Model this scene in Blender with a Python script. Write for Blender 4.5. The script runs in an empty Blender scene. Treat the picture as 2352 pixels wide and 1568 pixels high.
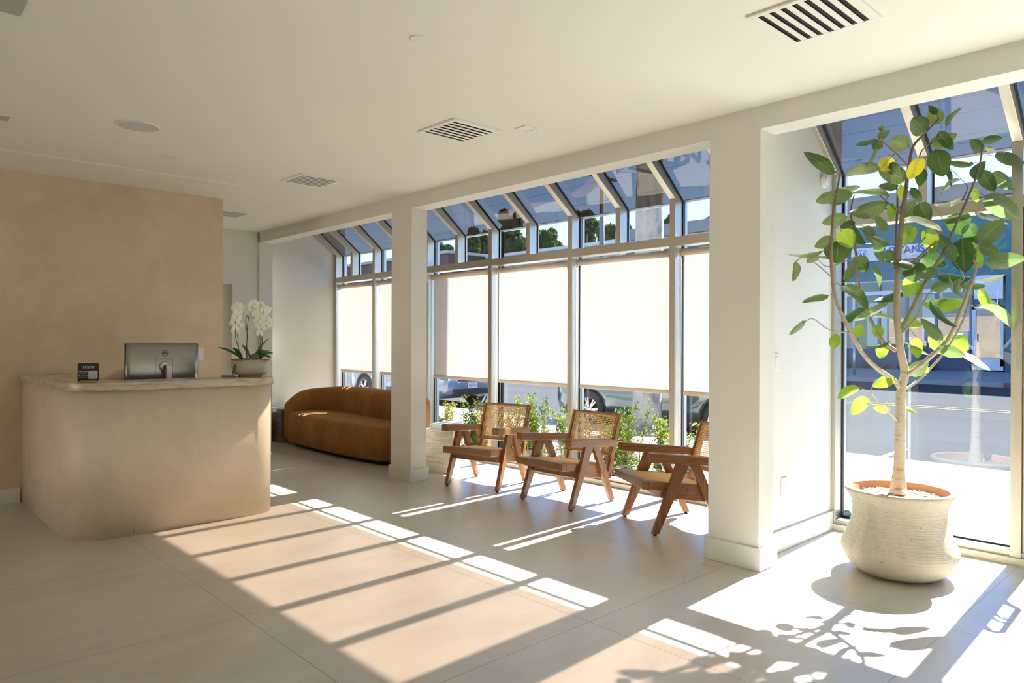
import bpy, bmesh, math, random
from mathutils import Vector, Matrix
random.seed(7)
sc = bpy.context.scene
COL = sc.collection
R = math.radians
PI = math.pi

# ------------------------------------------------------------------ camera
YAW, PITCH, ROLL, FPX, CAMH = 0.8165, -0.002, 0.004, 1635.0, 1.35
_f = Vector((-math.sin(YAW)*math.cos(PITCH), math.cos(YAW)*math.cos(PITCH), math.sin(PITCH)))
_r = Vector((math.cos(YAW), math.sin(YAW), 0)); _u = _r.cross(_f)
_r2 = math.cos(ROLL)*_r + math.sin(ROLL)*_u; _u2 = -math.sin(ROLL)*_r + math.cos(ROLL)*_u
cam = bpy.data.cameras.new('camera'); cam.sensor_width = 36; cam.lens = 36*FPX/2352
cam.clip_start = 0.05; cam.clip_end = 400
camo = bpy.data.objects.new('camera', cam); COL.objects.link(camo)
M4 = Matrix((( _r2.x, _u2.x, -_f.x, 0), (_r2.y, _u2.y, -_f.y, 0), (_r2.z, _u2.z, -_f.z, CAMH), (0, 0, 0, 1)))
camo.matrix_world = M4
sc.camera = camo

# ------------------------------------------------------------------ world, sun, exposure
w = bpy.data.worlds.new('sky'); sc.world = w; w.use_nodes = True
nt = w.node_tree; bg = nt.nodes['Background']
sky = nt.nodes.new('ShaderNodeTexSky'); sky.sky_type = 'NISHITA'; sky.sun_disc = False
sky.sun_elevation = R(44.5); sky.sun_rotation = R(-2.5); sky.altitude = 80; sky.air_density = 1.0; sky.dust_density = 0.1; sky.ozone_density = 2.0
skm = nt.nodes.new('ShaderNodeMix'); skm.data_type = 'RGBA'; skm.blend_type = 'MULTIPLY'; skm.inputs[0].default_value = 1
skm.inputs[7].default_value = (.70, .93, 1.30, 1)
nt.links.new(sky.outputs[0], skm.inputs[6]); nt.links.new(skm.outputs[2], bg.inputs[0]); bg.inputs[1].default_value = 0.14
sun = bpy.data.lights.new('sun', 'SUN'); sun.energy = 15.0; sun.angle = R(0.53); sun.color = (1, 0.985, 0.95)
suno = bpy.data.objects.new('sun', sun); COL.objects.link(suno)
suno.rotation_euler = Vector((0.040, -1, -0.985)).to_track_quat('-Z', 'Y').to_euler()
sc.view_settings.view_transform = 'Standard'; sc.view_settings.look = 'None'
sc.view_settings.gamma = 1; sc.view_settings.use_curve_mapping = False
sc.view_settings.exposure = 1.5
cy = sc.cycles
cy.use_denoising = True
cy.max_bounces = 12; cy.diffuse_bounces = 7; cy.glossy_bounces = 5; cy.transmission_bounces = 8; cy.transparent_max_bounces = 32
cy.caustics_reflective = False; cy.caustics_refractive = False; cy.sample_clamp_indirect = 6.0

# ------------------------------------------------------------------ helpers
def ray(px, py):
    return _f + _r2*((px-1176)/FPX) - _u2*((py-784)/FPX)
def at_y(px, py, Y):
    d = ray(px, py); t = Y/d.y; return Vector((0, 0, CAMH)) + d*t
def at_x(px, py, X):
    d = ray(px, py); t = X/d.x; return Vector((0, 0, CAMH)) + d*t
def at_z(px, py, Z=0):
    d = ray(px, py); t = (Z-CAMH)/d.z; return Vector((0, 0, CAMH)) + d*t
def at_d(px, py, D):
    return Vector((0, 0, CAMH)) + ray(px, py)*D

def tag(o, label=None, cat=None, group=None, kind=None):
    if label: o['label'] = label
    if cat: o['category'] = cat
    if group: o['group'] = group
    if kind: o['kind'] = kind
    return o
def empty(name, loc=(0, 0, 0), rz=0, **k):
    o = bpy.data.objects.new(name, None); COL.objects.link(o)
    o.location = loc; o.rotation_euler = (0, 0, rz); o.empty_display_size = .1
    return tag(o, **k)
def kids(o): return [c for c in bpy.data.objects if c.parent == o]
def copy_tree(o, parent=None):
    c = o.copy(); COL.objects.link(c); c.parent = parent
    for ch in kids(o): copy_tree(ch, c)
    return c

class MB:
    def __init__(s): s.bm = bmesh.new(); s.mi = 0; s.uv = None
    def face(s, vs, sm=False):
        try:
            f = s.bm.faces.new(vs); f.material_index = s.mi; f.smooth = sm; return f
        except ValueError: return None
    def box(s, x0, x1, y0, y1, z0, z1, M=None):
        P = [(x, y, z) for x in (x0, x1) for y in (y0, y1) for z in (z0, z1)]
        v = [s.bm.verts.new((M @ Vector(p)) if M else p) for p in P]
        for q in ((0, 1, 3, 2), (4, 6, 7, 5), (0, 4, 5, 1), (2, 3, 7, 6), (0, 2, 6, 4), (1, 5, 7, 3)):
            s.face([v[i] for i in q])
        return s
    def bbox(s, x0, x1, y0, y1, z0, z1, b=.004, M=None, seg=2):
        t = bmesh.new()
        P = [(x, y, z) for x in (x0, x1) for y in (y0, y1) for z in (z0, z1)]
        v = [t.verts.new(p) for p in P]
        for q in ((0, 1, 3, 2), (4, 6, 7, 5), (0, 4, 5, 1), (2, 3, 7, 6), (0, 2, 6, 4), (1, 5, 7, 3)):
            t.faces.new([v[i] for i in q])
        bmesh.ops.bevel(t, geom=t.edges[:], offset=b, segments=seg, affect='EDGES', profile=.5)
        s.merge(t, M); return s
    def hexa(s, P, M=None):   # 8 points: bottom 4 ccw, top 4 ccw
        v = [s.bm.verts.new((M @ Vector(p)) if M else p) for p in P]
        for q in ((3, 2, 1, 0), (4, 5, 6, 7), (0, 1, 5, 4), (1, 2, 6, 5), (2, 3, 7, 6), (3, 0, 4, 7)):
            s.face([v[i] for i in q])
        return s
    def merge(s, t, M=None, sm=False):
        mp = {}
        for v in t.verts: mp[v.index if 0 else v] = s.bm.verts.new((M @ v.co) if M else v.co)
        for f in t.faces: s.face([mp[v] for v in f.verts], f.smooth or sm)
        t.free()
    def tube(s, pts, rad, n=8, cap=True, sm=True):
        pts = [Vector(p) for p in pts]
        if not isinstance(rad, (list, tuple)): rad = [rad]*len(pts)
        rings = []; up = Vector((0, 0, 1))
        prev = None
        for i, p in enumerate(pts):
            d = (pts[min(i+1, len(pts)-1)] - pts[max(i-1, 0)])
            if d.length < 1e-9: d = Vector((0, 0, 1))
            d.normalize()
            if prev is None:
                a = d.cross(up if abs(d.z) < .9 else Vector((1, 0, 0))).normalized()
            else:
                a = (prev - d*prev.dot(d))
                a = a.normalized() if a.length > 1e-6 else d.orthogonal().normalized()
            prev = a; b = d.cross(a)
            rings.append([s.bm.verts.new(p + (a*math.cos(2*PI*k/n) + b*math.sin(2*PI*k/n))*rad[i]) for k in range(n)])
        for i in range(len(rings)-1):
            for k in range(n):
                s.face([rings[i][k], rings[i+1][k], rings[i+1][(k+1) % n], rings[i][(k+1) % n]], sm)
        if cap: s.face(rings[0]); s.face(rings[-1][::-1])
        return s
    def cyl(s, p0, p1, r, n=24, r2=None, sm=True): return s.tube([p0, p1], [r, r if r2 is None else r2], n, True, sm)
    def lathe(s, prof, c=(0, 0, 0), n=48, sx=1, sy=1, M=None, closed=False, cap=True):
        rings = []
        for (r, z) in prof:
            rings.append([s.bm.verts.new(((M @ Vector((r*math.cos(2*PI*k/n)*sx, r*math.sin(2*PI*k/n)*sy, z))) if M else Vector((c[0]+r*math.cos(2*PI*k/n)*sx, c[1]+r*math.sin(2*PI*k/n)*sy, c[2]+z)))) for k in range(n)])
        m = len(rings)
        for i in range(m-1 if not closed else m):
            a, b = rings[i], rings[(i+1) % m]
            for k in range(n): s.face([a[k], a[(k+1) % n], b[(k+1) % n], b[k]], True)
        if not closed:
            s.face(rings[0][::-1])
            if cap: s.face(rings[-1])
        return s
    def prism(s, poly, z0, z1, M=None, sm=False):
        a = [s.bm.verts.new((M @ Vector((x, y, z0))) if M else (x, y, z0)) for x, y in poly]
        b = [s.bm.verts.new((M @ Vector((x, y, z1))) if M else (x, y, z1)) for x, y in poly]
        n = len(poly)
        s.face(a[::-1]); s.face(b)
        for i in range(n): s.face([a[i], a[(i+1) % n], b[(i+1) % n], b[i]], sm)
        return s
    def sections(s, secs, sm=True, cap=True, loop=False):
        rings = [[s.bm.verts.new(p) for p in q] for q in secs]
        n = len(rings[0]); m = len(rings)
        for i in range(m if loop else m-1):
            a, b = rings[i], rings[(i+1) % m]
            for k in range(n): s.face([a[k], a[(k+1) % n], b[(k+1) % n], b[k]], sm)
        if cap and not loop: s.face(rings[0][::-1], sm); s.face(rings[-1], sm)
        return s
    def build(s, name, mat, parent=None, bevel=0, autosm=False, subd=0, **k):
        bmesh.ops.recalc_face_normals(s.bm, faces=s.bm.faces[:])
        me = bpy.data.meshes.new(name); s.bm.to_mesh(me); s.bm.free()
        for m in (mat if isinstance(mat, (list, tuple)) else [mat]): me.materials.append(m)
        o = bpy.data.objects.new(name, me); COL.objects.link(o); o.parent = parent
        if bevel:
            b = o.modifiers.new('b', 'BEVEL'); b.width = bevel; b.segments = 2; b.limit_method = 'ANGLE'
        if subd:
            d = o.modifiers.new('s', 'SUBSURF'); d.levels = subd; d.render_levels = subd
        return tag(o, **k)

def text_mb(body, size, M, depth=.001, shear=0, sx=1, align='CENTER', bold=0):
    cu = bpy.data.curves.new('t', 'FONT'); cu.body = body; cu.size = size; cu.extrude = depth; cu.align_x = align; cu.align_y = 'CENTER'
    cu.shear = shear; cu.offset = bold; cu.resolution_u = 3
    o = bpy.data.objects.new('t', cu); COL.objects.link(o)
    dg = bpy.context.evaluated_depsgraph_get()
    me = bpy.data.meshes.new_from_object(o.evaluated_get(dg))
    bm = bmesh.new(); bm.from_mesh(me); bm.transform(M @ Matrix.Diagonal((sx, 1, 1, 1)))
    bpy.data.objects.remove(o); bpy.data.meshes.remove(me); bpy.data.curves.remove(cu)
    m = MB(); m.bm.free(); m.bm = bm
    return m

# ------------------------------------------------------------------ materials
def mat(name, col=(.8, .8, .8), rough=.5, metal=0, spec=.5, coat=0, sheen=0):
    m = bpy.data.materials.new(name); m.use_nodes = True
    b = m.node_tree.nodes['Principled BSDF']
    b.inputs['Base Color'].default_value = (*col, 1); b.inputs['Roughness'].default_value = rough
    b.inputs['Metallic'].default_value = metal; b.inputs['Specular IOR Level'].default_value = spec
    b.inputs['Coat Weight'].default_value = coat
    if sheen: b.inputs['Sheen Weight'].default_value = sheen
    return m
def N(m, t, **k):
    n = m.node_tree.nodes.new(t)
    for a, v in k.items():
        if a.startswith('i_'): n.inputs[a[2:].replace('_', ' ')].default_value = v
        else: setattr(n, a, v)
    return n
def L(m, a, b): m.node_tree.links.new(a, b)
def bs(m): return m.node_tree.nodes['Principled BSDF']
def coord(m, scale=(1, 1, 1), rot=(0, 0, 0), world=False):
    mp = N(m, 'ShaderNodeMapping'); mp.inputs['Scale'].default_value = scale; mp.inputs['Rotation'].default_value = rot
    if world:
        g = N(m, 'ShaderNodeNewGeometry'); L(m, g.outputs['Position'], mp.inputs[0])
    else:
        g = N(m, 'ShaderNodeTexCoord'); L(m, g.outputs['Object'], mp.inputs[0])
    return mp.outputs[0]
def ramp(m, fac, stops):
    r = N(m, 'ShaderNodeValToRGB'); e = r.color_ramp.elements
    while len(e) < len(stops): e.new(.5)
    for i, (p, c) in enumerate(stops): e[i].position = p; e[i].color = (*c, 1)
    L(m, fac, r.inputs[0]); return r.outputs[0]
def noise(m, vec, scale, detail=4, rough=.55, dist=0):
    n = N(m, 'ShaderNodeTexNoise'); n.inputs['Scale'].default_value = scale; n.inputs['Detail'].default_value = detail
    n.inputs['Roughness'].default_value = rough; n.inputs['Distortion'].default_value = dist
    L(m, vec, n.inputs['Vector']); return n.outputs[0]
def bump(m, h, strength=.2, dist=.01):
    b = N(m, 'ShaderNodeBump'); b.inputs['Strength'].default_value = strength; b.inputs['Distance'].default_value = dist
    L(m, h, b.inputs['Height']); L(m, b.outputs[0], bs(m).inputs['Normal'])
def mixc(m, fac, a, b, mode='MIX'):
    x = N(m, 'ShaderNodeMix', data_type='RGBA', blend_type=mode)
    for s, v in ((0, fac), (6, a), (7, b)):
        if isinstance(v, (int, float)): x.inputs[s].default_value = v
        elif isinstance(v, tuple): x.inputs[s].default_value = (*v, 1)
        else: L(m, v, x.inputs[s])
    return x.outputs[2]
def math_(m, op, a, b=None):
    x = N(m, 'ShaderNodeMath', operation=op)
    for i, v in enumerate((a, b)):
        if v is None: continue
        if isinstance(v, (int, float)): x.inputs[i].default_value = v
        else: L(m, v, x.inputs[i])
    return x.outputs[0]
def noisy(name, c0, c1, scale, rough=.6, sc_=(1, 1, 1), bmp=0, detail=4, world=False, spec=.5, metal=0, lo=.3, hi=.7, dist=0):
    m = mat(name, c0, rough, metal, spec)
    v = coord(m, sc_, world=world); n = noise(m, v, scale, detail, .6, dist)
    L(m, ramp(m, n, [(lo, c0), (hi, c1)]), bs(m).inputs['Base Color'])
    if bmp: bump(m, n, bmp)
    return m

m_ceil = noisy('ceiling_paint', (.79, .78, .73), (.81, .80, .75), 1.2, .75)
m_wall = noisy('wall_paint', (.71, .70, .65), (.73, .72, .67), 1.5, .6, bmp=.02)
m_trimw = mat('trim_paint', (.68, .67, .625), .4)
m_plaster = mat('limewash_plaster', (.5, .4, .3), .55)
v = coord(m_plaster, (1, 1, 1), world=True)
n1 = noise(m_plaster, v, 1.6, 6, .65, .6); n2 = noise(m_plaster, v, 7, 5, .6, .3)
c = ramp(m_plaster, n1, [(.25, (.54, .435, .29)), (.5, (.63, .52, .36)), (.75, (.71, .60, .425))])
c = mixc(m_plaster, .25, c, ramp(m_plaster, n2, [(.3, (.50, .40, .27)), (.7, (.71, .60, .43))]))
L(m_plaster, c, bs(m_plaster).inputs['Base Color']); bump(m_plaster, n2, .05)
m_desk = mat('desk_plaster', (.55, .45, .35), .5)
v = coord(m_desk, (1, 1, 1), world=True)
n1 = noise(m_desk, v, 2.0, 6, .65, .5); n2 = noise(m_desk, v, 9, 6, .6, .3)
c = ramp(m_desk, n1, [(.25, (.59, .505, .375)), (.5, (.665, .575, .44)), (.75, (.73, .64, .505))])
sep = N(m_desk, 'ShaderNodeSeparateXYZ'); L(m_desk, v, sep.inputs[0])
low = math_(m_desk, 'LESS_THAN', sep.outputs[2], .09)
spk = math_(m_desk, 'GREATER_THAN', noise(m_desk, coord(m_desk, (1, 1, .5), world=True), 30, 3, .6), .66)
c = mixc(m_desk, math_(m_desk, 'MULTIPLY', math_(m_desk, 'MULTIPLY', low, spk), .5), c, (.22, .17, .12))
L(m_desk, c, bs(m_desk).inputs['Base Color']); bump(m_desk, n2, .04)

def travertine(name, rot=(0, 0, 0), dark=1.0):
    m = mat(name, (.5, .45, .37), .22)
    v = coord(m, (1.2, 1.2, 9), rot, world=True)
    n1 = noise(m, v, 6.5, 10, .75, .3)
    n2 = noise(m, coord(m, (4, 4, 26), rot, world=True), 5, 6, .7, .3)
    c = ramp(m, n1, [(.28, (.26*dark, .21*dark, .14*dark)), (.42, (.42*dark, .36*dark, .265*dark)), (.55, (.56*dark, .50*dark, .39*dark)), (.75, (.64*dark, .58*dark, .47*dark))])
    hole = math_(m, 'GREATER_THAN', n2, .64)
    c = mixc(m, math_(m, 'MULTIPLY', hole, .35), c, (.22*dark, .18*dark, .12*dark))
    L(m, c, bs(m).inputs['Base Color']); bump(m, n2, .15)
    return m
m_slab = travertine('travertine_slab', (0, 0, 0), .92)
m_block = travertine('travertine_block', (0, 0, 0), 1.05)

# floor tiles 1.19 m
m_floor = mat('porcelain_tile', (.5, .46, .4), .42, spec=.85, coat=.3)
bs(m_floor).inputs['Coat Roughness'].default_value = .28
v = coord(m_floor, world=True)
sep = N(m_floor, 'ShaderNodeSeparateXYZ'); L(m_floor, v, sep.inputs[0])
def gl(axis, off, pitch, wd):
    a = math_(m_floor, 'SUBTRACT', sep.outputs[axis], off)
    a = math_(m_floor, 'DIVIDE', a, pitch); a = math_(m_floor, 'FRACT', math_(m_floor, 'ADD', a, 50.0))
    a = math_(m_floor, 'ABSOLUTE', math_(m_floor, 'SUBTRACT', a, .5))
    return math_(m_floor, 'GREATER_THAN', a, .5-wd/pitch/2)
gx = gl(0, -5.83, 1.2, .0045); gy = gl(1, 1.42, 1.19, .0045)
g = math_(m_floor, 'MAXIMUM', gx, gy)
n1 = noise(m_floor, coord(m_floor, (1, .45, 1), world=True), 2.2, 7, .62, .4)
n2 = noise(m_floor, coord(m_floor, (1, .3, 1), world=True), 9, 5, .6)
c = ramp(m_floor, n1, [(.25, (.44, .405, .345)), (.5, (.555, .515, .445)), (.75, (.65, .605, .53))])
c = mixc(m_floor, .3, c, ramp(m_floor, n2, [(.3, (.45, .41, .345)), (.7, (.63, .585, .51))]))
c = mixc(m_floor, g, c, (.30, .25, .20))
L(m_floor, c, bs(m_floor).inputs['Base Color'])
L(m_floor, ramp(m_floor, n1, [(.3, (.29,)*3), (.7, (.40,)*3)]), bs(m_floor).inputs['Roughness'])
bump(m_floor, math_(m_floor, 'SUBTRACT', 1.0, g), .3, .002)

def steel(name, col=(.60, .585, .56), rough=.34):
    m = mat(name, col, rough, 1.0)
    n = noise(m, coord(m, (40, 40, 1.5)), 3, 3, .5)
    L(m, ramp(m, n, [(.3, (rough-.06,)*3), (.7, (rough+.1,)*3)]), bs(m).inputs['Roughness'])
    return m
m_steel = steel('brushed_steel', (.55, .505, .43), .42)
m_sill = noisy('worn_sill', (.46, .42, .34), (.66, .62, .54), 14, .5, (1, 6, 6))
m_gasket = mat('black_gasket', (.012, .012, .014), .6)
m_outframe = mat('outer_frame', (.52, .55, .56), .45, .6)

def glass(name, tint, refl=1.0):
    m = bpy.data.materials.new(name); m.use_nodes = True; t = m.node_tree; t.nodes.remove(bs(m))
    out = t.nodes['Material Output']
    tr = N(m, 'ShaderNodeBsdfTransparent'); tr.inputs[0].default_value = (*tint, 1)
    gl_ = N(m, 'ShaderNodeBsdfGlossy'); gl_.inputs['Roughness'].default_value = 0.0; gl_.inputs[0].default_value = (refl,)*3+(1,)
    lw = N(m, 'ShaderNodeLayerWeight'); lw.inputs[0].default_value = .5
    fr = math_(m, 'ADD', math_(m, 'MULTIPLY', math_(m, 'POWER', lw.outputs['Facing'], 5.0), .9), .045)
    mx = N(m, 'ShaderNodeMixShader'); L(m, fr, mx.inputs[0]); L(m, tr.outputs[0], mx.inputs[1]); L(m, gl_.outputs[0], mx.inputs[2])
    L(m, mx.outputs[0], out.inputs[0]); return m
m_glass = glass('clear_glass', (.93, .95, .95), .9)
m_tint = glass('bronze_tinted_glass', (.385, .338, .305), .9)

# blind fabric: translucent
def fabric(name, col, trans):
    m = bpy.data.materials.new(name); m.use_nodes = True; t = m.node_tree; t.nodes.remove(bs(m)); out = t.nodes['Material Output']
    d = N(m, 'ShaderNodeBsdfDiffuse'); d.inputs[0].default_value = (*col, 1)
    tl = N(m, 'ShaderNodeBsdfTranslucent'); tl.inputs[0].default_value = (*col, 1)
    mx = N(m, 'ShaderNodeMixShader'); mx.inputs[0].default_value = trans
    L(m, d.outputs[0], mx.inputs[1]); L(m, tl.outputs[0], mx.inputs[2]); L(m, mx.outputs[0], out.inputs[0]); return m
m_blind = fabric('blind_fabric', (.80, .79, .76), .32)
m_bar = mat('blind_bar_fabric', (.66, .56, .47), .6)
m_white = mat('white_plastic', (.74, .73, .70), .35)
m_vent = mat('vent_white', (.80, .79, .76), .35)
m_dark = mat('dark_void', (.015, .014, .013), .8)
m_chrome = mat('chrome', (.75, .75, .75), .15, 1)

# walnut/teak wood
def wood(name, c0, c1, c2, rough=.32, sc_=(1.5, 22, 22), vert=False):
    m = mat(name, c0, rough)
    v = coord(m, sc_)
    n1 = noise(m, v, 2.0, 6, .6, .8); n2 = noise(m, coord(m, tuple(s*3 for s in sc_)), 3, 3, .6)
    c = ramp(m, n1, [(.3, c0), (.5, c1), (.72, c2)])
    c = mixc(m, .25, c, ramp(m, n2, [(.35, c0), (.65, c2)]))
    L(m, c, bs(m).inputs['Base Color']); bump(m, n2, .04)
    return m
wc = ((.115, .042, .013), (.235, .092, .028), (.37, .165, .058))
m_woodx = wood('teak_along_x', *wc, sc_=(1.5, 24, 24))
m_woody = wood('teak_along_y', *wc, sc_=(24, 1.5, 24))
m_woodz = wood('teak_upright', *wc, sc_=(24, 24, 1.5))

def cane(name, scale=62, hole=.30):
    m = bpy.data.materials.new(name); m.use_nodes = True; b = bs(m)
    b.inputs['Roughness'].default_value = .5
    tc = N(m, 'ShaderNodeTexCoord'); mp = N(m, 'ShaderNodeMapping'); L(m, tc.outputs['UV'], mp.inputs[0])
    sp = N(m, 'ShaderNodeSeparateXYZ'); L(m, mp.outputs[0], sp.inputs[0])
    fx = math_(m, 'ABSOLUTE', math_(m, 'SUBTRACT', math_(m, 'FRACT', math_(m, 'MULTIPLY', sp.outputs[0], scale)), .5))
    fy = math_(m, 'ABSOLUTE', math_(m, 'SUBTRACT', math_(m, 'FRACT', math_(m, 'MULTIPLY', sp.outputs[1], scale)), .5))
    s = math_(m, 'ADD', math_(m, 'MULTIPLY', math_(m, 'MAXIMUM', fx, fy), 1.0), math_(m, 'MULTIPLY', math_(m, 'ADD', fx, fy), .35))
    hole_ = math_(m, 'LESS_THAN', s, hole+.10)
    col = ramp(m, s, [(.3, (.42, .22, .065)), (.6, (.82, .52, .20))])
    L(m, col, b.inputs['Base Color'])
    tl = N(m, 'ShaderNodeBsdfTranslucent'); L(m, col, tl.inputs[0])
    m1 = N(m, 'ShaderNodeMixShader'); m1.inputs[0].default_value = .3; L(m, b.outputs[0], m1.inputs[1]); L(m, tl.outputs[0], m1.inputs[2])
    tr = N(m, 'ShaderNodeBsdfTransparent')
    mx = N(m, 'ShaderNodeMixShader'); L(m, hole_, mx.inputs[0]); L(m, m1.outputs[0], mx.inputs[1]); L(m, tr.outputs[0], mx.inputs[2])
    L(m, mx.outputs[0], m.node_tree.nodes['Material Output'].inputs[0]); return m
m_cane = cane('woven_cane', 60, .34)
m_canerim = mat('cane_binding', (.50, .27, .09), .5)

# velvet
m_velvet = mat('brown_velvet', (.24, .10, .025), .85, spec=.1, sheen=.4)
b = bs(m_velvet); b.inputs['Sheen Tint'].default_value = (.85, .50, .22, 1); b.inputs['Sheen Roughness'].default_value = .4
n1 = noise(m_velvet, coord(m_velvet, (1, 1, .6)), 4, 8, .7, .3); n2 = noise(m_velvet, coord(m_velvet), 220, 2)
L(m_velvet, ramp(m_velvet, n1, [(.3, (.23, .10, .028)), (.7, (.37, .175, .055))]), b.inputs['Base Color']); bump(m_velvet, n2, .08, .002)
m_black = mat('black_satin', (.015, .014, .014), .45)

# ------------------------------------------------------------------ building shell
YF, YB = 3.92, 4.10          # beam / pillar front and back faces
YM, YG = 5.18, 5.30          # window mullion front face, glass
ZC, ZB = 2.73, 2.595         # ceiling, beam underside
ZT0, ZT1, ZBEND = 2.165, 2.24, 2.56
XR = 1.3
S = dict(kind='structure')
MB().box(-9.6, XR+.2, -4.2, 5.34, -.12, 0).build('floor', m_floor, **S)
# ceiling with a shallow recess line beside the plaster wall
m = MB(); m.box(-9.6, XR+.2, -4.2, YF+.02, ZC, ZC+.15)
m.build('ceiling', m_ceil, **S)
MB().box(-7.03, -6.33, -4.0, 2.75, ZC-.008, ZC+.01).build('trim_1', m_ceil, **S)
# beam over the openings + the flat soffit of the bay behind it
MB().box(-8.98, XR, YF, YB, ZB, ZC+.02).build('wall_beam', m_wall, **S)
def pillar(x0, x1, nm):
    MB().box(x0, x1, YF, YB, 0, ZB).build(nm, m_wall, **S)
    t = .018
    m = MB(); m.box(x0-t, x1+t, YF-t, YB+t, 0, .125)
    return m.build('baseboard_'+nm.split('_')[1], m_trimw, bevel=.003, **S)
pillar(-5.90, -5.565, 'wall_pillar'); 
MB().box(-2.385, -2.05, YF, YB, 0, ZB).build('wall_column', m_wall, **S)
MB().box(-2.403, -2.032, YF-.018, YB+.018, 0, .135).build('baseboard_column', m_trimw, bevel=.003, **S)
MB().box(-9.6, -8.95, YF, YB, 0, ZC).build('wall_corner', m_wall, **S)
MB().box(-9.6, -9.28, YB, 5.36, 0, 3.2).build('wall_west', m_wall, **S)
MB().box(-9.28, -9.262, YB, YM, 0, .12).build('baseboard_west', m_trimw, bevel=.003, **S)
MB().box(-2.40, -2.157, YB, 5.34, 0, 3.2).build('wall_wing', m_wall, **S)
m = MB(); m.box(-2.157, -2.139, YB, YM, 0, .135)
m.box(-2.418, -2.40, YB, YM, 0, .135); m.build('baseboard_wing', m_trimw, bevel=.003, **S)
# bay head above the sloped glass (closes the roof behind the beam)
MB().box(-9.6, XR+.2, YB-.02, 4.66, 3.03, 3.2).build('ceiling_bay', m_wall, **S)
MB().box(-9.6, XR+.2, YF, YB, ZC, 3.2).build('wall_header', m_wall, **S)
# back wall of the passage with a door recess
m = MB(); m.box(-9.6, -8.98, 3.585, YF+.01, 0, ZC); m.box(-9.6, -8.98, 2.3, 3.585, 2.042, ZC); m.box(-9.6, -8.98, -4.2, 2.3, 0, ZC)
m.build('wall_far', m_wall, **S)
d1 = MB().box(-9.15, -9.10, 2.3, 3.585, 0, 2.042).build('door_1', m_wall, **S)
MB().box(-8.98, -8.965, 3.60, YF, 0, .12).build('baseboard_far', m_trimw, bevel=.003, **S)
# plaster wall behind the desk
m = MB(); m.box(-7.25, -7.03, -4.2, 2.71, 0, ZC); m.build('wall_left', m_plaster, **S)
MB().box(-7.03, -7.012, -4.2, 1.06, 0, .125).build('baseboard_left', m_trimw, bevel=.003, **S)
# room enclosure behind the camera and to the right
m = MB(); m.box(-9.6, -6.95, -4.35, -4.2, 0, ZC+.15); m.box(-4.5, XR+.2, -4.35, -4.2, 0, ZC+.15); m.box(-6.95, -4.5, -4.35, -4.2, 2.2, ZC+.15)
m.build('wall_rear', m_wall, **S)
MB().box(XR, XR+.2, -4.2, 5.36, 0, 3.2).build('wall_right', m_wall, **S)

w4 = empty('rear_fill_window', (0, 0, 0), kind='structure')  # unseen glazed opening, added to let fill light in from behind
for x in (-6.92, -4.53): MB().box(x-.03, x+.03, -4.30, -4.22, 0, 2.2).build('mullion', m_steel, w4)
MB().box(-6.95, -4.5, -4.27, -4.26, .02, 2.2).build('glass_pane', m_glass, w4)
# ------------------------------------------------------------------ window wall
SL = (5.30, 2.56); ST = (4.62, 3.13)      # glass line of the sloping lights (y, z)
sd = Vector((0, ST[0]-SL[0], ST[1]-SL[1])).normalized(); sn = Vector((0, -sd.z, sd.y))   # sn points inwards/down
if sn.z > 0: sn = -sn
def sloped_bar(mb, x0, x1, depth=.125, out=.012):
    a = Vector((0, SL[0], SL[1])); bq = Vector((0, ST[0], ST[1])) + sd*.05
    i0 = Vector((0, YM, ZBEND+.006))
    i1 = bq + sn*depth
    P = []
    for x in (x0, x1):
        P.append([Vector((x, a.y+out, a.z)), Vector((x, bq.y, bq.z+out)), Vector((x, i1.y, i1.z)), Vector((x, i0.y, i0.z))])
    v0 = [mb.bm.verts.new(p) for p in P[0]]; v1 = [mb.bm.verts.new(p) for p in P[1]]
    mb.face(v0); mb.face(v1[::-1])
    for k in range(4): mb.face([v0[k], v1[k], v1[(k+1) % 4], v0[(k+1) % 4]])
MW = .028
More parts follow.
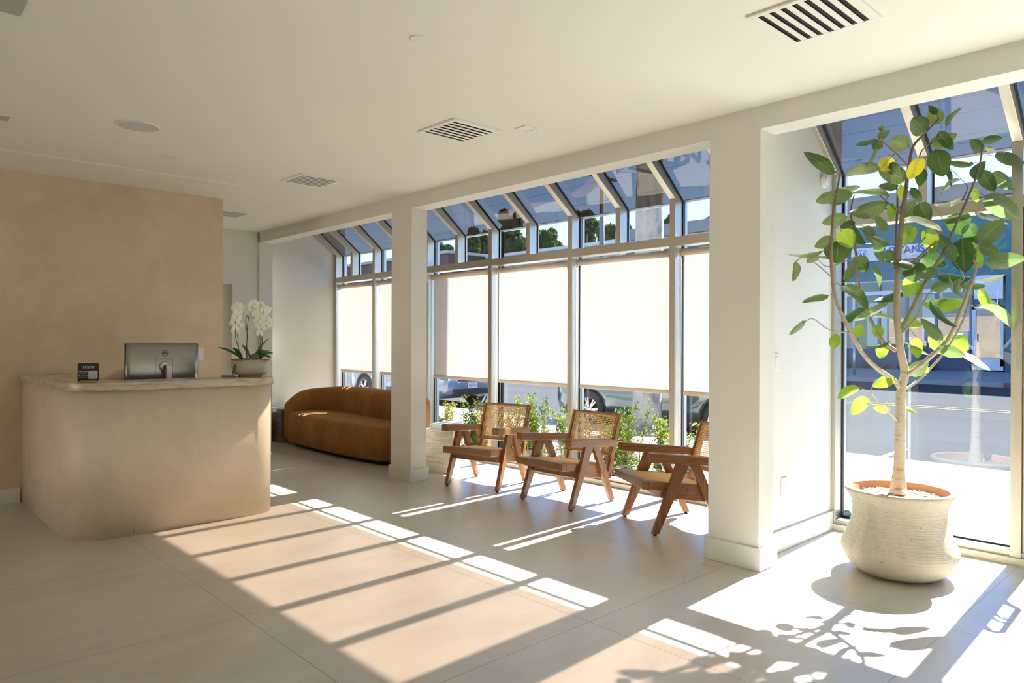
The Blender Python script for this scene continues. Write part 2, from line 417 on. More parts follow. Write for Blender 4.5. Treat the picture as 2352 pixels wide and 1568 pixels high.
def window(name, x0, x1, mains, shorts, door=None, skip=()):
    w_ = empty(name, (0, 0, 0), kind='structure')
    for x in mains:
        if x in skip: continue
        m = MB(); m.box(x-MW, x+MW, YM, YG+.02, 0, ZBEND+.004); sloped_bar(m, x-MW, x+MW); m.build('mullion', m_steel, w_, bevel=.002)
    for x in shorts:
        m = MB(); m.box(x-MW, x+MW, YM, YG+.02, ZT1-.01, ZBEND+.004); sloped_bar(m, x-MW, x+MW); m.build('glazing_bar', m_steel, w_, bevel=.002)
    m = MB(); m.box(x0, x1, YM+.002, YG+.02, ZT0, ZT1); m.build('transom', m_steel, w_)
    m = MB(); m.box(x0, x1, YM-.015, YG+.03, 0, .045); m.build('sill', m_sill, w_, bevel=.003)
    m = MB(); m.box(x0, x1, YM+.012, YG+.02, .045, .075); m.build('bottom_rail', m_steel, w_)
    # outside members
    m = MB()
    for x in mains: m.box(x-.034, x+.034, YG+.025, YG+.06, -.1, ZBEND)
    m.box(x0, x1, YG+.025, YG+.055, ZBEND-.01, ZBEND+.012)
    m.build('outer_frame', m_outframe, w_)
    gk = MB()
    allx = sorted(mains+shorts)
    for x in allx:
        for s_ in (-1, 1):
            z0 = .075 if x in mains else ZT1
            gk.box(x+s_*MW-(.010 if s_ < 0 else 0), x+s_*MW+(.010 if s_ > 0 else 0), YG-.012, YG-.002, z0, ZBEND)
            a = Vector((0, SL[0], SL[1])) + sn*.004; b_ = Vector((0, ST[0], ST[1])) + sn*.004
            xa, xb = (x+MW, x+MW+.012) if s_ > 0 else (x-MW-.012, x-MW)
            q = sn*.012
            gk.hexa([(xa, a.y, a.z), (xb, a.y, a.z), (xb, b_.y, b_.z), (xa, b_.y, b_.z), (xa, a.y+q.y, a.z+q.z), (xb, a.y+q.y, a.z+q.z), (xb, b_.y+q.y, b_.z+q.z), (xa, b_.y+q.y, b_.z+q.z)])
    gk.box(x0, x1, YG-.012, YG-.002, .075, .087)
    gk.build('gasket', m_gasket, w_)
    ms = sorted(mains)
    for a, b_ in zip(ms[:-1], ms[1:]):
        if door and a >= door[0]-.1 and b_ <= door[1]+.1: pass
        MB().box(a+MW, b_-MW, YG-.002, YG+.004, .06, ZT0).build('glass_pane', m_glass, w_)
    for a, b_ in zip(allx[:-1], allx[1:]):
        MB().box(a+MW, b_-MW, YG-.002, YG+.004, ZT1, ZBEND).build('glass_pane', m_glass, w_)
        m = MB(); q = sn*-.006
        A = Vector((0, SL[0], SL[1])); B = Vector((0, ST[0], ST[1])) + sd*.05
        m.hexa([(a+MW, A.y, A.z), (b_-MW, A.y, A.z), (b_-MW, B.y, B.z), (a+MW, B.y, B.z), (a+MW, A.y+q.y, A.z+q.z), (b_-MW, A.y+q.y, A.z+q.z), (b_-MW, B.y+q.y, B.z+q.z), (a+MW, B.y+q.y, B.z+q.z)])
        m.build('tinted_pane', m_tint, w_)
    return w_
XM = [-9.255, -8.23, -7.05, -5.871, -4.691, -3.512, -2.42]
window('window_1', -9.28, -5.871, XM[:4], [-8.80, -7.64, -6.46])
window('window_2', -5.871, -2.40, XM[3:], [-5.28, -4.10, -2.94], skip=(-5.871,))
w3 = window('window_3', -2.157, XR, [-2.156, -1.05, .05, 1.26], [-1.57, -.5, .65])

# security sticker on the glass (octagon)
P0 = at_y(1946, 1181, YG-.004)
st = empty('window_sticker', P0, label='small blue octagonal security sticker low on the glass behind the big plant pot', cat='sticker')
m = MB(); m.prism([(.033*math.cos(PI/8+k*PI/4), .033*math.sin(PI/8+k*PI/4)) for k in range(8)], 0, .0012, Matrix.Rotation(PI/2, 4, 'X')); 
m.build('octagon_panel', mat('sticker_blue', (.03, .22, .42), .4), st)
RX = Matrix.Rotation(PI/2, 4, 'X')
text_mb('ADT', .026, Matrix.Translation((0, -.0015, .004)) @ RX, .0004, bold=.0006).build('sticker_lettering', mat('sticker_white', (.6, .75, .8), .4), st)
for a_, z_ in ((.019, -.013), (.016, -.018), (.013, -.023), (.012, .021)): MB().box(-a_, a_, -.0019, -.0012, z_, z_+.0015).build('sticker_small_print', bpy.data.materials['sticker_white'], st)

# glass entrance door with pull handle (right edge of the view)
dr = empty('door_2', (0, 0, 0), kind='structure')
m = MB(); m.box(-1.02, -.965, YM+.02, YG, .02, ZT0); m.box(-.07, .02, YM+.02, YG, .02, ZT0); m.box(-.965, -.07, YM+.02, YG, .02, .12); m.box(-.965, -.07, YM+.02, YG, ZT0-.09, ZT0)
m.build('door_frame', m_steel, dr, bevel=.002)
m = MB(); hx = -.895; hy = YM-.045
m.tube([(-.985, YM+.03, 1.215), (-.94, hy+.01, 1.215), (-.91, hy, 1.205), (hx, hy, 1.18), (hx, hy, .80), (-.91, hy, .775), (-.94, hy+.01, .765), (-.985, YM+.03, .765)], .017, 12)
for z in (.99, 1.05): m.tube([(-.985, YM+.03, z), (-.94, hy+.005, z), (hx, hy, z)], .011, 8)
m.build('door_handle', m_chrome, dr)

# ------------------------------------------------------------------ roller blinds
FY = 5.235
bl_labels = ['white roller blind over the sofa, against the left end wall',
             'white roller blind over the sofa, cut off by the slim pillar on its right',
             'white roller blind just right of the slim pillar and left of the first armchair',
             'white roller blind behind the leftmost cane armchair',
             'wide white roller blind behind the middle cane armchair and the tree trunk',
             'white roller blind behind the right-hand cane armchair, cut off by the thick column']
for i in range(6):
    a, b_ = XM[i]+MW, XM[i+1]-MW
    fa, fb = a+.062, (b_-.03 if i < 5 else b_)
    rb = empty('roller_blind', (0, 0, 0), label=bl_labels[i], cat='window blind', group='roller blinds on the front windows')
    MB().cyl((fa-.01, FY-.02, 2.105), (fb+.005, FY-.02, 2.105), .030, 20).build('roller_tube', m_bar, rb)
    MB().box(fa, fb, FY, FY+.0015, .915, 2.10).build('shade_fabric', m_blind, rb)
    m = MB(); m.bbox(fa, fb, FY-.010, FY+.012, .885, .922, .006); m.build('bottom_bar', m_bar, rb)
    MB().box(b_-.006, b_, FY-.06, FY+.03, 2.055, 2.15).build('bracket', m_white, rb)
    m = MB(); m.box(a, a+.006, FY-.06, FY+.03, 2.055, 2.15)
    m.lathe([(.034, 0), (.034, .012)], n=20, M=Matrix.Translation((a+.03, FY-.02, 2.105)) @ Matrix.Rotation(PI/2, 4, 'Y'))
    m.build('bracket', m_white, rb)
    m = MB()
    zz = 2.08
    m.tube([(a+.026, FY-.02, 2.09), (a+.026, FY-.02, 0.30)], .0035, 5); m.tube([(a+.040, FY-.02, 2.09), (a+.040, FY-.02, 0.30)], .0035, 5)
    k = 0
    while zz > .3:
        m.lathe([(.001, -.004), (.0055, 0), (.001, .004)], (a+.026, FY-.02, zz), 6); m.lathe([(.001, -.004), (.0055, 0), (.001, .004)], (a+.040, FY-.02, zz), 6); zz -= .018
    m.build('bead_chain', m_white, rb)

# ------------------------------------------------------------------ ceiling fittings
def vent(cx, cy_, ax, ay, slots, lab, along_x=True):
    v_ = empty('air_vent', (cx, cy_, ZC), label=lab, cat='vent', group='ceiling air vents')
    hx, hy, t = ax/2, ay/2, .012
    b_ = .028
    m = MB()
    m.box(-hx, hx, -hy, -hy+b_, -t, 0); m.box(-hx, hx, hy-b_, hy, -t, 0)
    m.box(-hx, -hx+b_, -hy+b_, hy-b_, -t, 0); m.box(hx-b_, hx, -hy+b_, hy-b_, -t, 0)
    m.build('vent_frame', m_vent, v_, bevel=.002)
    L_ = (ax if not along_x else ay) - 2*b_
    pitch = L_/slots
    for i in range(slots+1):
        w_ = pitch*.52
        c = -L_/2 + i*pitch
        lo, hi = max(c-w_/2, -L_/2), min(c+w_/2, L_/2)
        m = MB()
        if along_x: m.box(-hx+b_, hx-b_, lo, hi, -t+.001, -t+.0025)
        else: m.box(lo, hi, -hy+b_, hy-b_, -t+.001, -t+.0025)
        m.build('louvre', m_vent, v_)
    MB().box(-hx+b_, hx-b_, -hy+b_, hy-b_, -.002, -.0005).build('duct_opening', m_dark, v_)
    return v_
vent(-1.33, 3.00, .40, .42, 7, 'large white slatted ceiling vent at the top right above the potted tree', False)
vent(-3.665, 2.955, .39, .385, 7, 'white slatted ceiling vent in the middle, left of a small square spotlight', False)
vent(-5.70, 2.96, .385, .385, 7, 'smaller-looking white slatted ceiling vent right of the plaster wall top', False)
vent(-7.84, 3.07, .385, .385, 7, 'farthest ceiling vent, cut off by the edge of the plaster wall', False)
def spotlight(cx, cy_, lab, s=.056):
    v_ = empty('square_spotlight', (cx, cy_, ZC), label=lab, cat='ceiling light', group='small square ceiling lights')
    m = MB(); b_ = .014
    m.box(-s, s, -s, -s+b_, -.006, 0); m.box(-s, s, s-b_, s, -.006, 0); m.box(-s, -s+b_, -s+b_, s-b_, -.006, 0); m.box(s-b_, s, -s+b_, s-b_, -.006, 0)
    m.build('light_trim', m_vent, v_, bevel=.0015)
    MB().box(-s+b_, s-b_, -s+b_, s-b_, -.003, -.001).build('light_lens', m_white, v_)
spotlight(-3.33, 3.245, 'small square ceiling light right of the middle slatted vent')
spotlight(-5.715, 1.81, 'small square ceiling light near the plaster wall below the round speaker')
spk_ = empty('ceiling_speaker', (-5.035, 1.39, ZC), label='round flush grey ceiling speaker at the upper left', cat='speaker')
MB().lathe([(.128, 0), (.128, -.006), (.122, -.008), (.120, -.004), (.120, 0)], n=48).build('speaker_rim', m_vent, spk_)
MB().lathe([(.119, 0), (.119, -.0055)], n=48).build('speaker_grille', mat('grille_grey', (.56, .57, .58), .6), spk_)
tag(MB().lathe([(.04, 0), (.04, -.003), (.036, -.004)], (-2.68, 1.92, ZC), 32).build('sprinkler_cover', m_ceil), 'faint round cover plate on the ceiling above the middle of the room', 'cover plate')
P0 = at_z(-8, 285, ZC)
def edge_plate(px, py, sx, sy, lab):
    P = at_z(px, py, ZC); o = empty('access_panel', P, label=lab, cat='ceiling panel')
    MB().box(-sx, sx, -sy, sy, -.006, 0).build('panel_frame', m_vent, o, bevel=.002)
    MB().box(-sx*.8, sx*.8, -sy*.8, sy*.8, -.008, -.005).build('panel_insert', mat('panel_grey', (.45, .45, .43), .5), o)
edge_plate(-5, 267, .07, .07, 'grey square ceiling fitting cut by the left picture edge')
edge_plate(2, 2, .12, .1, 'ceiling fitting in the extreme top left corner')

# wall plates
def plate_switch(name, M, w_, h_, lab, rocker=True):
    o = empty(name, (0, 0, 0), label=lab, cat='switch' if rocker else 'outlet'); o.matrix_world = M
    MB().bbox(-w_/2, w_/2, -.006, 0, -h_/2, h_/2, .002).build('cover_plate', m_white, o)
    m = MB()
    if rocker: m.bbox(-.017, .017, -.010, -.004, -.033, .033, .002); m.build('rocker', m_white, o)
    else:
        m.bbox(-.017, .017, -.008, -.004, -.033, .033, .002); m.build('socket_insert', m_white, o)
        for z in (-.018, .018):
            m = MB(); m.box(-.008, -.006, -.0085, -.007, z-.004, z+.005); m.box(.006, .008, -.0085, -.007, z-.004, z+.005); m.box(-.002, .002, -.0085, -.007, z-.011, z-.007)
            m.build('socket_slots', m_dark, o)
    return o
TX = Matrix.Translation
RZp = Matrix.Rotation(PI/2, 4, 'Z')      # faces +X
plate_switch('light_switch', TX((-7.03, 2.49, 1.205)) @ RZp, .078, .122, 'cream light switch on the plaster wall right behind the monitor')
plate_switch('light_switch', TX((-2.157, 4.335, 1.217)) @ RZp, .082, .108, 'white light switch on the white wall beside the thick column')
plate_switch('wall_outlet', TX((-2.157, 4.452, .405)) @ RZp, .078, .125, 'white double power outlet low on the white wall by the thick column', False)
al = empty('wall_sensor', (-2.157, 5.02, 2.475), label='white round wall sensor high on the white wall beside the tinted roof glass', cat='sensor')
MR = Matrix.Rotation(PI/2, 4, 'Y')
MB().lathe([(.05, 0), (.05, .022), (.046, .028)], n=32, M=MR).build('sensor_base', m_white, al)
MB().lathe([(.03, .027), (.03, .036), (.026, .04)], n=32, M=MR).build('sensor_cap', m_vent, al)

# ------------------------------------------------------------------ reception desk
XD = -5.325
def arc(cx, cy_, r, a0, a1, n=12): return [(cx+r*math.cos(a0+(a1-a0)*i/n), cy_+r*math.sin(a0+(a1-a0)*i/n)) for i in range(n+1)]
def desk_path(e=0.0, y_end=2.50):
    r1, r2 = .30+e, .20+e
    P = [(-7.026, 1.075-e)]
    P += arc(XD+e-r1, 1.075-e+r1, r1, -PI/2, 0, 14)
    P += arc(XD+e-r2, y_end+e-r2, r2, 0, PI/2, 12)
    P += [(-5.66, y_end+e)]
    return P
def offset_ring(outer, th):
    # inner boundary approximated by recomputing the path inset by th
    e = -th; r1, r2 = max(.30+e, .02), max(.20+e, .02)
    y0, xe, ye = 1.075+th, XD-th, 2.50-th
    P = [(-7.026, y0)] + arc(xe-r1, y0+r1, r1, -PI/2, 0, 14) + arc(xe-r2, ye-r2, r2, 0, PI/2, 12) + [(-5.66, ye)]
    return P
desk = empty('reception_desk', (-5.8, 1.6, 0), label='curved beige plaster reception desk with a travertine counter top', cat='desk')
def relp(P): return [(x+5.8, y-1.6) for x, y in P]
def wall_strip(mb, outer, inner, z0, z1):
    n = len(outer)
    vo0 = [mb.bm.verts.new((x, y, z0)) for x, y in outer]; vo1 = [mb.bm.verts.new((x, y, z1)) for x, y in outer]
    vi0 = [mb.bm.verts.new((x, y, z0)) for x, y in inner]; vi1 = [mb.bm.verts.new((x, y, z1)) for x, y in inner]
    for i in range(n-1):
        mb.face([vo0[i], vo0[i+1], vo1[i+1], vo1[i]], True); mb.face([vi0[i+1], vi0[i], vi1[i], vi1[i+1]], True)
        mb.face([vo1[i], vo1[i+1], vi1[i+1], vi1[i]]); mb.face([vo0[i+1], vo0[i], vi0[i], vi0[i+1]])
    for i in (0, n-1): mb.face([vo0[i], vo1[i], vi1[i], vi0[i]])
m = MB(); wall_strip(m, relp(desk_path(0)), relp(offset_ring(None, .14)), 0, .998); m.build('desk_front', m_desk, desk)
m = MB(); wall_strip(m, relp(desk_path(.02)), relp(offset_ring(None, .33)), .998, 1.052); o = m.build('counter_top', m_slab, desk)
b = o.modifiers.new('b', 'BEVEL'); b.width = .004; b.segments = 2; b.limit_method = 'ANGLE'; b.angle_limit = R(50)
MB().box(-.18, .335, -.38, .75, .70, .735).build('work_surface', m_desk, desk)

# monitor (stands on the lower work surface behind the counter)
mon = empty('computer_monitor', (-5.83, 1.787, .735), 0, label='silver computer monitor seen from behind above the reception counter', cat='monitor')
mon.rotation_euler = (0, 0, R(3))
m_silver = mat('monitor_silver', (.40, .40, .38), .28, .85); m_mdark = mat('monitor_dark', (.02, .02, .022), .35)
mz0, mz1, mw = .155, .575, .265
secs = []
n_ = 16
def curvx(y): return -.035*(1-(y/mw)**2)+.0       # slightly domed back
m = MB()
rows = []
for iz in range(2):
    z = (mz0, mz1)[iz]
    rows.append([m.bm.verts.new((.045 - .02*(abs(2*i/n_-1))**2*1.0 + 0, -mw+2*mw*i/n_, z)) for i in range(n_+1)])
rows2 = []
for iz in range(2):
    z = (mz0, mz1)[iz]
    rows2.append([m.bm.verts.new((.012 + .012*(abs(2*i/n_-1))**2, -mw+2*mw*i/n_, z)) for i in range(n_+1)])
for i in range(n_):
    m.face([rows[0][i], rows[0][i+1], rows[1][i+1], rows[1][i]], True); m.face([rows2[0][i+1], rows2[0][i], rows2[1][i], rows2[1][i+1]], True)
    m.face([rows[1][i], rows[1][i+1], rows2[1][i+1], rows2[1][i]]); m.face([rows[0][i+1], rows[0][i], rows2[0][i], rows2[0][i+1]])
for i in (0, n_): m.face([rows[0][i], rows[1][i], rows2[1][i], rows2[0][i]])
m.build('back_shell', m_silver, mon)
m = MB(); m.bbox(-.002, .014, -mw-.003, mw+.003, mz0-.003, mz1+.004, .003); m.build('screen_panel', m_mdark, mon)
cz = .405; my = 0.0
m = MB(); m.box(.0455, .0462, my-.062, my-.0610, .34, .465); m.box(.0455, .0462, my+.061, my+.062, .34, .465); m.box(.0455, .0462, my-.062, my+.062, .464, .465); m.build('mount_recess_outline', mat('recess_line', (.16, .16, .15), .5), mon)
m = MB(); m.lathe([(.036, 0), (.036, .018), (.030, .022)], n=32, M=TX((.044, my, cz)) @ MR)
m.tube([(.06, my, cz), (.085, my+.006, cz), (.10, my+.012, cz-.004)], .014, 12); m.build('stand_hinge', m_silver, mon)
m = MB(); m.bbox(.088, .116, my-.006, my+.032, 0.006, cz+.006, .003); m.build('stand_post', m_steel, mon)
m = MB(); m.bbox(-.06, .125, my-.12, my+.12, 0, .008, .003); m.build('stand_base', m_silver, mon)
# round logo with lettering
m_logo = mat('logo_dark', (.035, .035, .035), .4)
M_l = TX((.0462, my+.008, .505)) @ RZp @ RX
m = MB(); m.lathe([(.0235, 0), (.0235, .0008), (.0213, .0008), (.0213, 0)], n=36, M=M_l, closed=True); m.build('logo_ring', m_logo, mon)
text_mb('DELL', .0165, M_l, .0004, bold=.0004).build('logo_lettering', m_logo, mon)

# wifi sign
sg = empty('wifi_sign', (-5.50, 1.215, 1.052), label='small black rounded wifi sign standing on a wooden base on the counter', cat='sign')
sg.rotation_euler = (0, 0, R(-12))
def rrect(w_, h_, r, n=5):
    P = []
    for cx, cy_, a in ((w_/2-r, h_/2-r, 0), (-w_/2+r, h_/2-r, PI/2), (-w_/2+r, -h_/2+r, PI), (w_/2-r, -h_/2+r, 3*PI/2)):
        P += [(cx+r*math.cos(a+PI/2*i/n), cy_+r*math.sin(a+PI/2*i/n)) for i in range(n+1)]
    return P
SP = Matrix.Rotation(PI/2, 4, 'Z') @ Matrix.Rotation(R(84), 4, 'X')
MP = TX((0, 0, .068)) @ SP
MB().prism(rrect(.125, .125, .012), -.003, 0, MP).build('sign_plate', m_mdark, sg)
m = MB(); m.bbox(-.025, .022, -.048, .052, 0, .012, .002); m.build('wooden_base', mat('sign_base_wood', (.50, .27, .09), .4), sg)
m_ink = mat('sign_ink', (.62, .60, .55), .5)
MI = lambda x, y: MP @ TX((x, y, .0008))
text_mb('Wifi', .027, MI(-.014, .032), .0003, shear=.35, bold=0).build('sign_title', m_ink, sg)
m = MB()
for r0 in (.017, .0125, .008):
    P = [(math.cos(PI/2+a)*r0, math.sin(PI/2+a)*r0) for a in [(-.85+1.7*i/10) for i in range(11)]]
    Q = [(math.cos(PI/2+a)*(r0-.0026), math.sin(PI/2+a)*(r0-.0026)) for a in [(.85-1.7*i/10) for i in range(11)]]
    m.prism(P+Q, 0, .0005, MI(.026, .024))
m.prism([(.002*math.cos(k*PI/4), .002*math.sin(k*PI/4)) for k in range(8)], 0, .0005, MI(.026, .025))
m.build('wifi_symbol', m_ink, sg)
text_mb('Network', .014, MI(-.031, .006), .0003, shear=.35).build('sign_word', m_ink, sg)
text_mb('Password', .014, MI(-.031, -.024), .0003, shear=.35).build('sign_word', m_ink, sg)
m_sg = mat('sign_grey', (.22, .22, .21), .5)
for y in (-.007, -.037): MB().box(-.025, .025, -.0016, .0016, 0, .0004, MI(-.031, y)).build('sign_fine_print', m_sg, sg)
MB().prism(rrect(.056, .056, .008), 0, .0006, MI(.027, -.018)).build('sign_white_square', mat('sign_square', (.46, .46, .44), .5), sg)

# pale task chair behind the desk
ch = empty('desk_chair', (-6.27, 1.66, 0), label='pale pink rounded desk chair back just showing behind the counter', cat='chair')
m_pink = mat('pale_pink_fabric', (.56, .42, .34), .7)
def back_shell(r0, z0, z1, th):
    m = MB(); secs = []
    for i in range(17):
        a = R(-80+160*i/16); k = abs(i-8)/8
        zt = z1-(z1-z0)*.62*k**3.2
        cx, cy_ = r0*math.cos(a), r0*math.sin(a)*1.05
        d = Vector((math.cos(a), math.sin(a), 0))
        c = Vector((cx-.12, cy_, 0))
        secs.append([c+Vector((0, 0, z0)), c+Vector((0, 0, zt-.03)), c-d*th*.3+Vector((0, 0, zt)), c-d*th*.7+Vector((0, 0, zt)), c-d*th+Vector((0, 0, zt-.03)), c-d*th+Vector((0, 0, z0))])
    return m.sections(secs)
back_shell(.26, .46, 1.115, .07).build('chair_back', m_pink, ch)
MB().lathe([(.16, .40), (.235, .42), (.245, .46), (.235, .50), (.15, .51)], (-.10, 0, 0), 32).build('seat', m_pink, ch)
MB().cyl((-.10, 0, .03), (-.10, 0, .41), .025, 16).build('stem', m_chrome, ch)
MB().lathe([(.21, 0), (.21, .012), (.05, .03)], (-.10, 0, 0), 32).build('base', m_chrome, ch)

# ------------------------------------------------------------------ orchid on the counter
orch = empty('potted_orchid', (-5.52, 2.345, 1.052), 0, label='white moth orchid in a grey rectangular ceramic pot at the end of the counter', cat='orchid')
orch.rotation_euler = (0, 0, R(90))     # local x runs along the counter front
m_pot = noisy('grey_ceramic', (.36, .32, .275), (.42, .375, .325), 3, .3, (1, 1, 30))
def srect(w_, d_, z, p=4.5, n=40):
    P = []
    for k in range(n):
        a = 2*PI*k/n; c, s_ = math.cos(a), math.sin(a)
        P.append(Vector((w_*math.copysign(abs(c)**(2/p), c), d_*math.copysign(abs(s_)**(2/p), s_), z)))
    return P
m = MB(); m.sections([srect(.088, .05, 0), srect(.088, .05, .014), srect(.093, .055, .017), srect(.115, .07, .022), srect(.126, .08, .04), srect(.131, .086, .08), srect(.134, .09, .135), srect(.128, .084, .135), srect(.124, .08, .118)])
m.build('pot', m_pot, orch)
m = MB(); rnd = random.Random(3)
for i in range(260):
    x, y = rnd.uniform(-.125, .125), rnd.uniform(-.082, .082); z = .128+rnd.uniform(0, .02)*(1-abs(x)/.2)
    M_ = TX((x, y, z)) @ Matrix.Rotation(rnd.uniform(0, 6), 4, 'Z') @ Matrix.Rotation(rnd.uniform(-1, 1), 4, 'X')
    s_ = rnd.uniform(.006, .012); m.box(-s_, s_, -s_*.5, s_*.5, -.003, .003, M_)
m.build('bark_chips', noisy('bark', (.20, .12, .06), (.42, .30, .18), 60, .8), orch, kind='stuff')
m_oleaf = mat('orchid_leaf', (.035, .12, .02), .3); m_ostem = mat('orchid_stem', (.06, .075, .025), .5)
def strap_leaf(base, d, up, L_, w_, droop, n=10):
    m = MB(); base = Vector(base); d = Vector(d).normalized(); side = d.cross(Vector((0, 0, 1))).normalized()
    rows = []
    for i in range(n+1):
        t = i/n; p = base + d*L_*t + Vector((0, 0, up*L_*t - droop*L_*t*t))
        hw = w_*.5*math.sin(PI*min(1, (t*.86+.12)))**.6 * (1 if t < .98 else .3)
        nrm = Vector((0, 0, 1))
        rows.append([p-side*hw+nrm*hw*.35, p-side*hw*.5+nrm*hw*.08, p, p+side*hw*.5+nrm*hw*.08, p+side*hw+nrm*hw*.35])
    V_ = [[m.bm.verts.new(q) for q in r] for r in rows]
    V2 = [[m.bm.verts.new(q-Vector((0, 0, .003))) for q in r] for r in rows]
    for i in range(n):
        for k in range(4):
            m.face([V_[i][k], V_[i][k+1], V_[i+1][k+1], V_[i+1][k]], True); m.face([V2[i][k+1], V2[i][k], V2[i+1][k], V2[i+1][k+1]], True)
        m.face([V_[i][0], V_[i+1][0], V2[i+1][0], V2[i][0]]); m.face([V_[i+1][4], V_[i][4], V2[i][4], V2[i+1][4]])
    return m
for a in (((-.055, 0, .135), (-1, .1, 0), .72, .19, .085, .2), ((-.06, .01, .14), (-.75, -.5, 0), 1.2, .13, .04, .5), ((-.10, -.02, .13), (-1, -.4, 0), .3, .06, .02, 2.2),
          ((.02, -.01, .14), (.6, -.4, 0), 1.7, .12, .08, .35), ((.01, .01, .14), (-.4, .6, 0), 2, .08, .045, .6), ((.05, -.02, .14), (1, -.3, 0), .7, .12, .10, .3), ((.07, .01, .14), (.9, .4, 0), 1.1, .12, .09, .6), ((.06, -.03, .135), (.5, -.8, 0), 1.0, .10, .06, .9)):
    strap_leaf(a[0], a[1], a[2], a[3], a[4], a[5]).build('leaf', m_oleaf, orch)
tag(MB().lathe([(.004, 0), (.026, .006), (.034, .022), (.030, .040), (.018, .052), (.004, .056)], (.028, -.03, .13), 20).build('purple_bulb', mat('bulb', (.16, .09, .085), .5), orch), None)
flower_pos = []
def spray(base, pts, r=.0026, stake=True, par=orch):
    m = MB(); P = [Vector(base)] + [Vector(p) for p in pts]
    # smooth
    Q = []
    for i in range(len(P)-1):
        p0, p1, p2, p3 = P[max(i-1, 0)], P[i], P[i+1], P[min(i+2, len(P)-1)]
        for j in range(5):
            t = j/5; Q.append(.5*((2*p1)+(-p0+p2)*t+(2*p0-5*p1+4*p2-p3)*t*t+(-p0+3*p1-3*p2+p3)*t**3))
    Q.append(P[-1]); m.tube(Q, r, 6)
    return m, Q
SPR = [((-.03, 0, .14), [(-.025, 0, .30), (-.02, .0, .42), (.0, 0, .50), (.04, -.01, .54), (.09, -.01, .53), (.125, -.01, .47), (.13, -.01, .40)]),
       ((-.02, .005, .14), [(-.018, 0, .30), (-.035, 0, .44), (-.02, -.02, .50), (.01, -.02, .515), (.045, -.02, .49), (.06, -.02, .42), (.07, -.02, .36)]),
       ((-.06, 0, .14), [(-.09, 0, .22), (-.115, 0, .32), (-.12, -.01, .42), (-.115, -.015, .50), (-.13, -.02, .56)]),
       ((.08, .01, .14), [(.085, 0, .30), (.095, 0, .42), (.10, 0, .50), (.085, -.01, .56), (.04, -.02, .58), (-.01, -.02, .565), (-.05, -.02, .53)]),
       ((.095, .01, .14), [(.10, 0, .3), (.112, 0, .45), (.09, -.01, .53), (.12, -.01, .55)])]
for b_, pts in SPR:
    m, Q = spray(b_, pts); m.build('flower_stem', m_ostem, orch); flower_pos.append(Q)
for (x, z1) in ((-.035, .44), (.088, .52), (.104, .47), (-.10, .35)):
    m = MB(); m.tube([(x*.8, .006, .13), (x, .004, z1)], .0022, 6); m.build('support_stake', m_ostem, orch)
m_petal = fabric('orchid_petal', (.90, .90, .84), .35); m_lip = mat('orchid_lip', (.75, .42, .06), .5)
def flower(par, c, face, s=.034):
    c = Vector(c); f = Vector(face).normalized(); M_ = TX(c) @ f.to_track_quat('Z', 'Y').to_matrix().to_4x4() @ Matrix.Rotation(rnd.uniform(-.3, .3), 4, 'Z')
    m = MB()
    for k, (ang, L_, w_) in enumerate(((90, 1, .5), (210, .95, .48), (330, .95, .48), (15, 1.1, .95), (165, 1.1, .95))):
        a = R(ang); d = Vector((math.cos(a), math.sin(a), 0)); e = Vector((-d.y, d.x, 0))
        cen = m.bm.verts.new(M_ @ (Vector((0, 0, .002*(k > 2)))))
        ring = []
        for t, wd in ((.3, .55), (.62, 1), (.9, .72), (1.0, .0), (.9, -.72), (.62, -1), (.3, -.55)):
            ring.append(m.bm.verts.new(M_ @ (d*L_*s*t + e*w_*s*.62*wd + Vector((0, 0, (.15-.5*t*t)*s*.35 + .003*(k > 2))))))
        for i in range(6): m.face([cen, ring[i], ring[i+1]], True)
    o = m.build('flower', m_petal, par)
    m = MB(); m.lathe([(.0004, .009), (.0032, .006), (.004, .002), (.002, 0)], n=8, M=M_); m.build('flower_lip', m_lip, o)
fl = 0
for qi, Q in enumerate(flower_pos):
    n0 = int(len(Q)*(.52 if qi in (0, 1, 3) else .5))
    idx = list(range(n0, len(Q), 3 if qi in (0, 3) else 2))
    for i in idx:
        for sd_ in (-1, 1):
            p = Q[i] + Vector((rnd.uniform(-.018, .018), sd_*.016-.012, -.014+rnd.uniform(-.014, .014)))
            flower(orch, p, (rnd.uniform(-.55, .55), -1 if sd_ < 0 or rnd.random() < .6 else .8, rnd.uniform(-.3, .25)), .032+rnd.random()*.006); fl += 1
    tip = Q[-1]
tag(MB().bbox(-5.64, -5.53, 2.165, 2.24, 1.0525, 1.066, .002).build('card_holder', mat('holder_grey', (.27, .24, .2), .4)), 'flat grey-brown tray lying beside the orchid pot', 'tray')

# ------------------------------------------------------------------ sofa
sofa = empty('sofa', (-7.49, 4.55, 0), label='curved brown velvet sofa with a wraparound back under the windows', cat='sofa')
def smoothpath(P, n=8):
    Q = []
    for i in range(len(P)-1):
        p0, p1, p2, p3 = P[max(i-1, 0)], P[i], P[i+1], P[min(i+2, len(P)-1)]
        for j in range(n):
            t = j/n; Q.append(tuple(.5*((2*b)+(-a+c)*t+(2*a-5*b+4*c-d)*t*t+(-a+3*b-3*c+d)*t**3) for a, b, c, d in zip(p0, p1, p2, p3)))
    Q.append(P[-1]); return Q
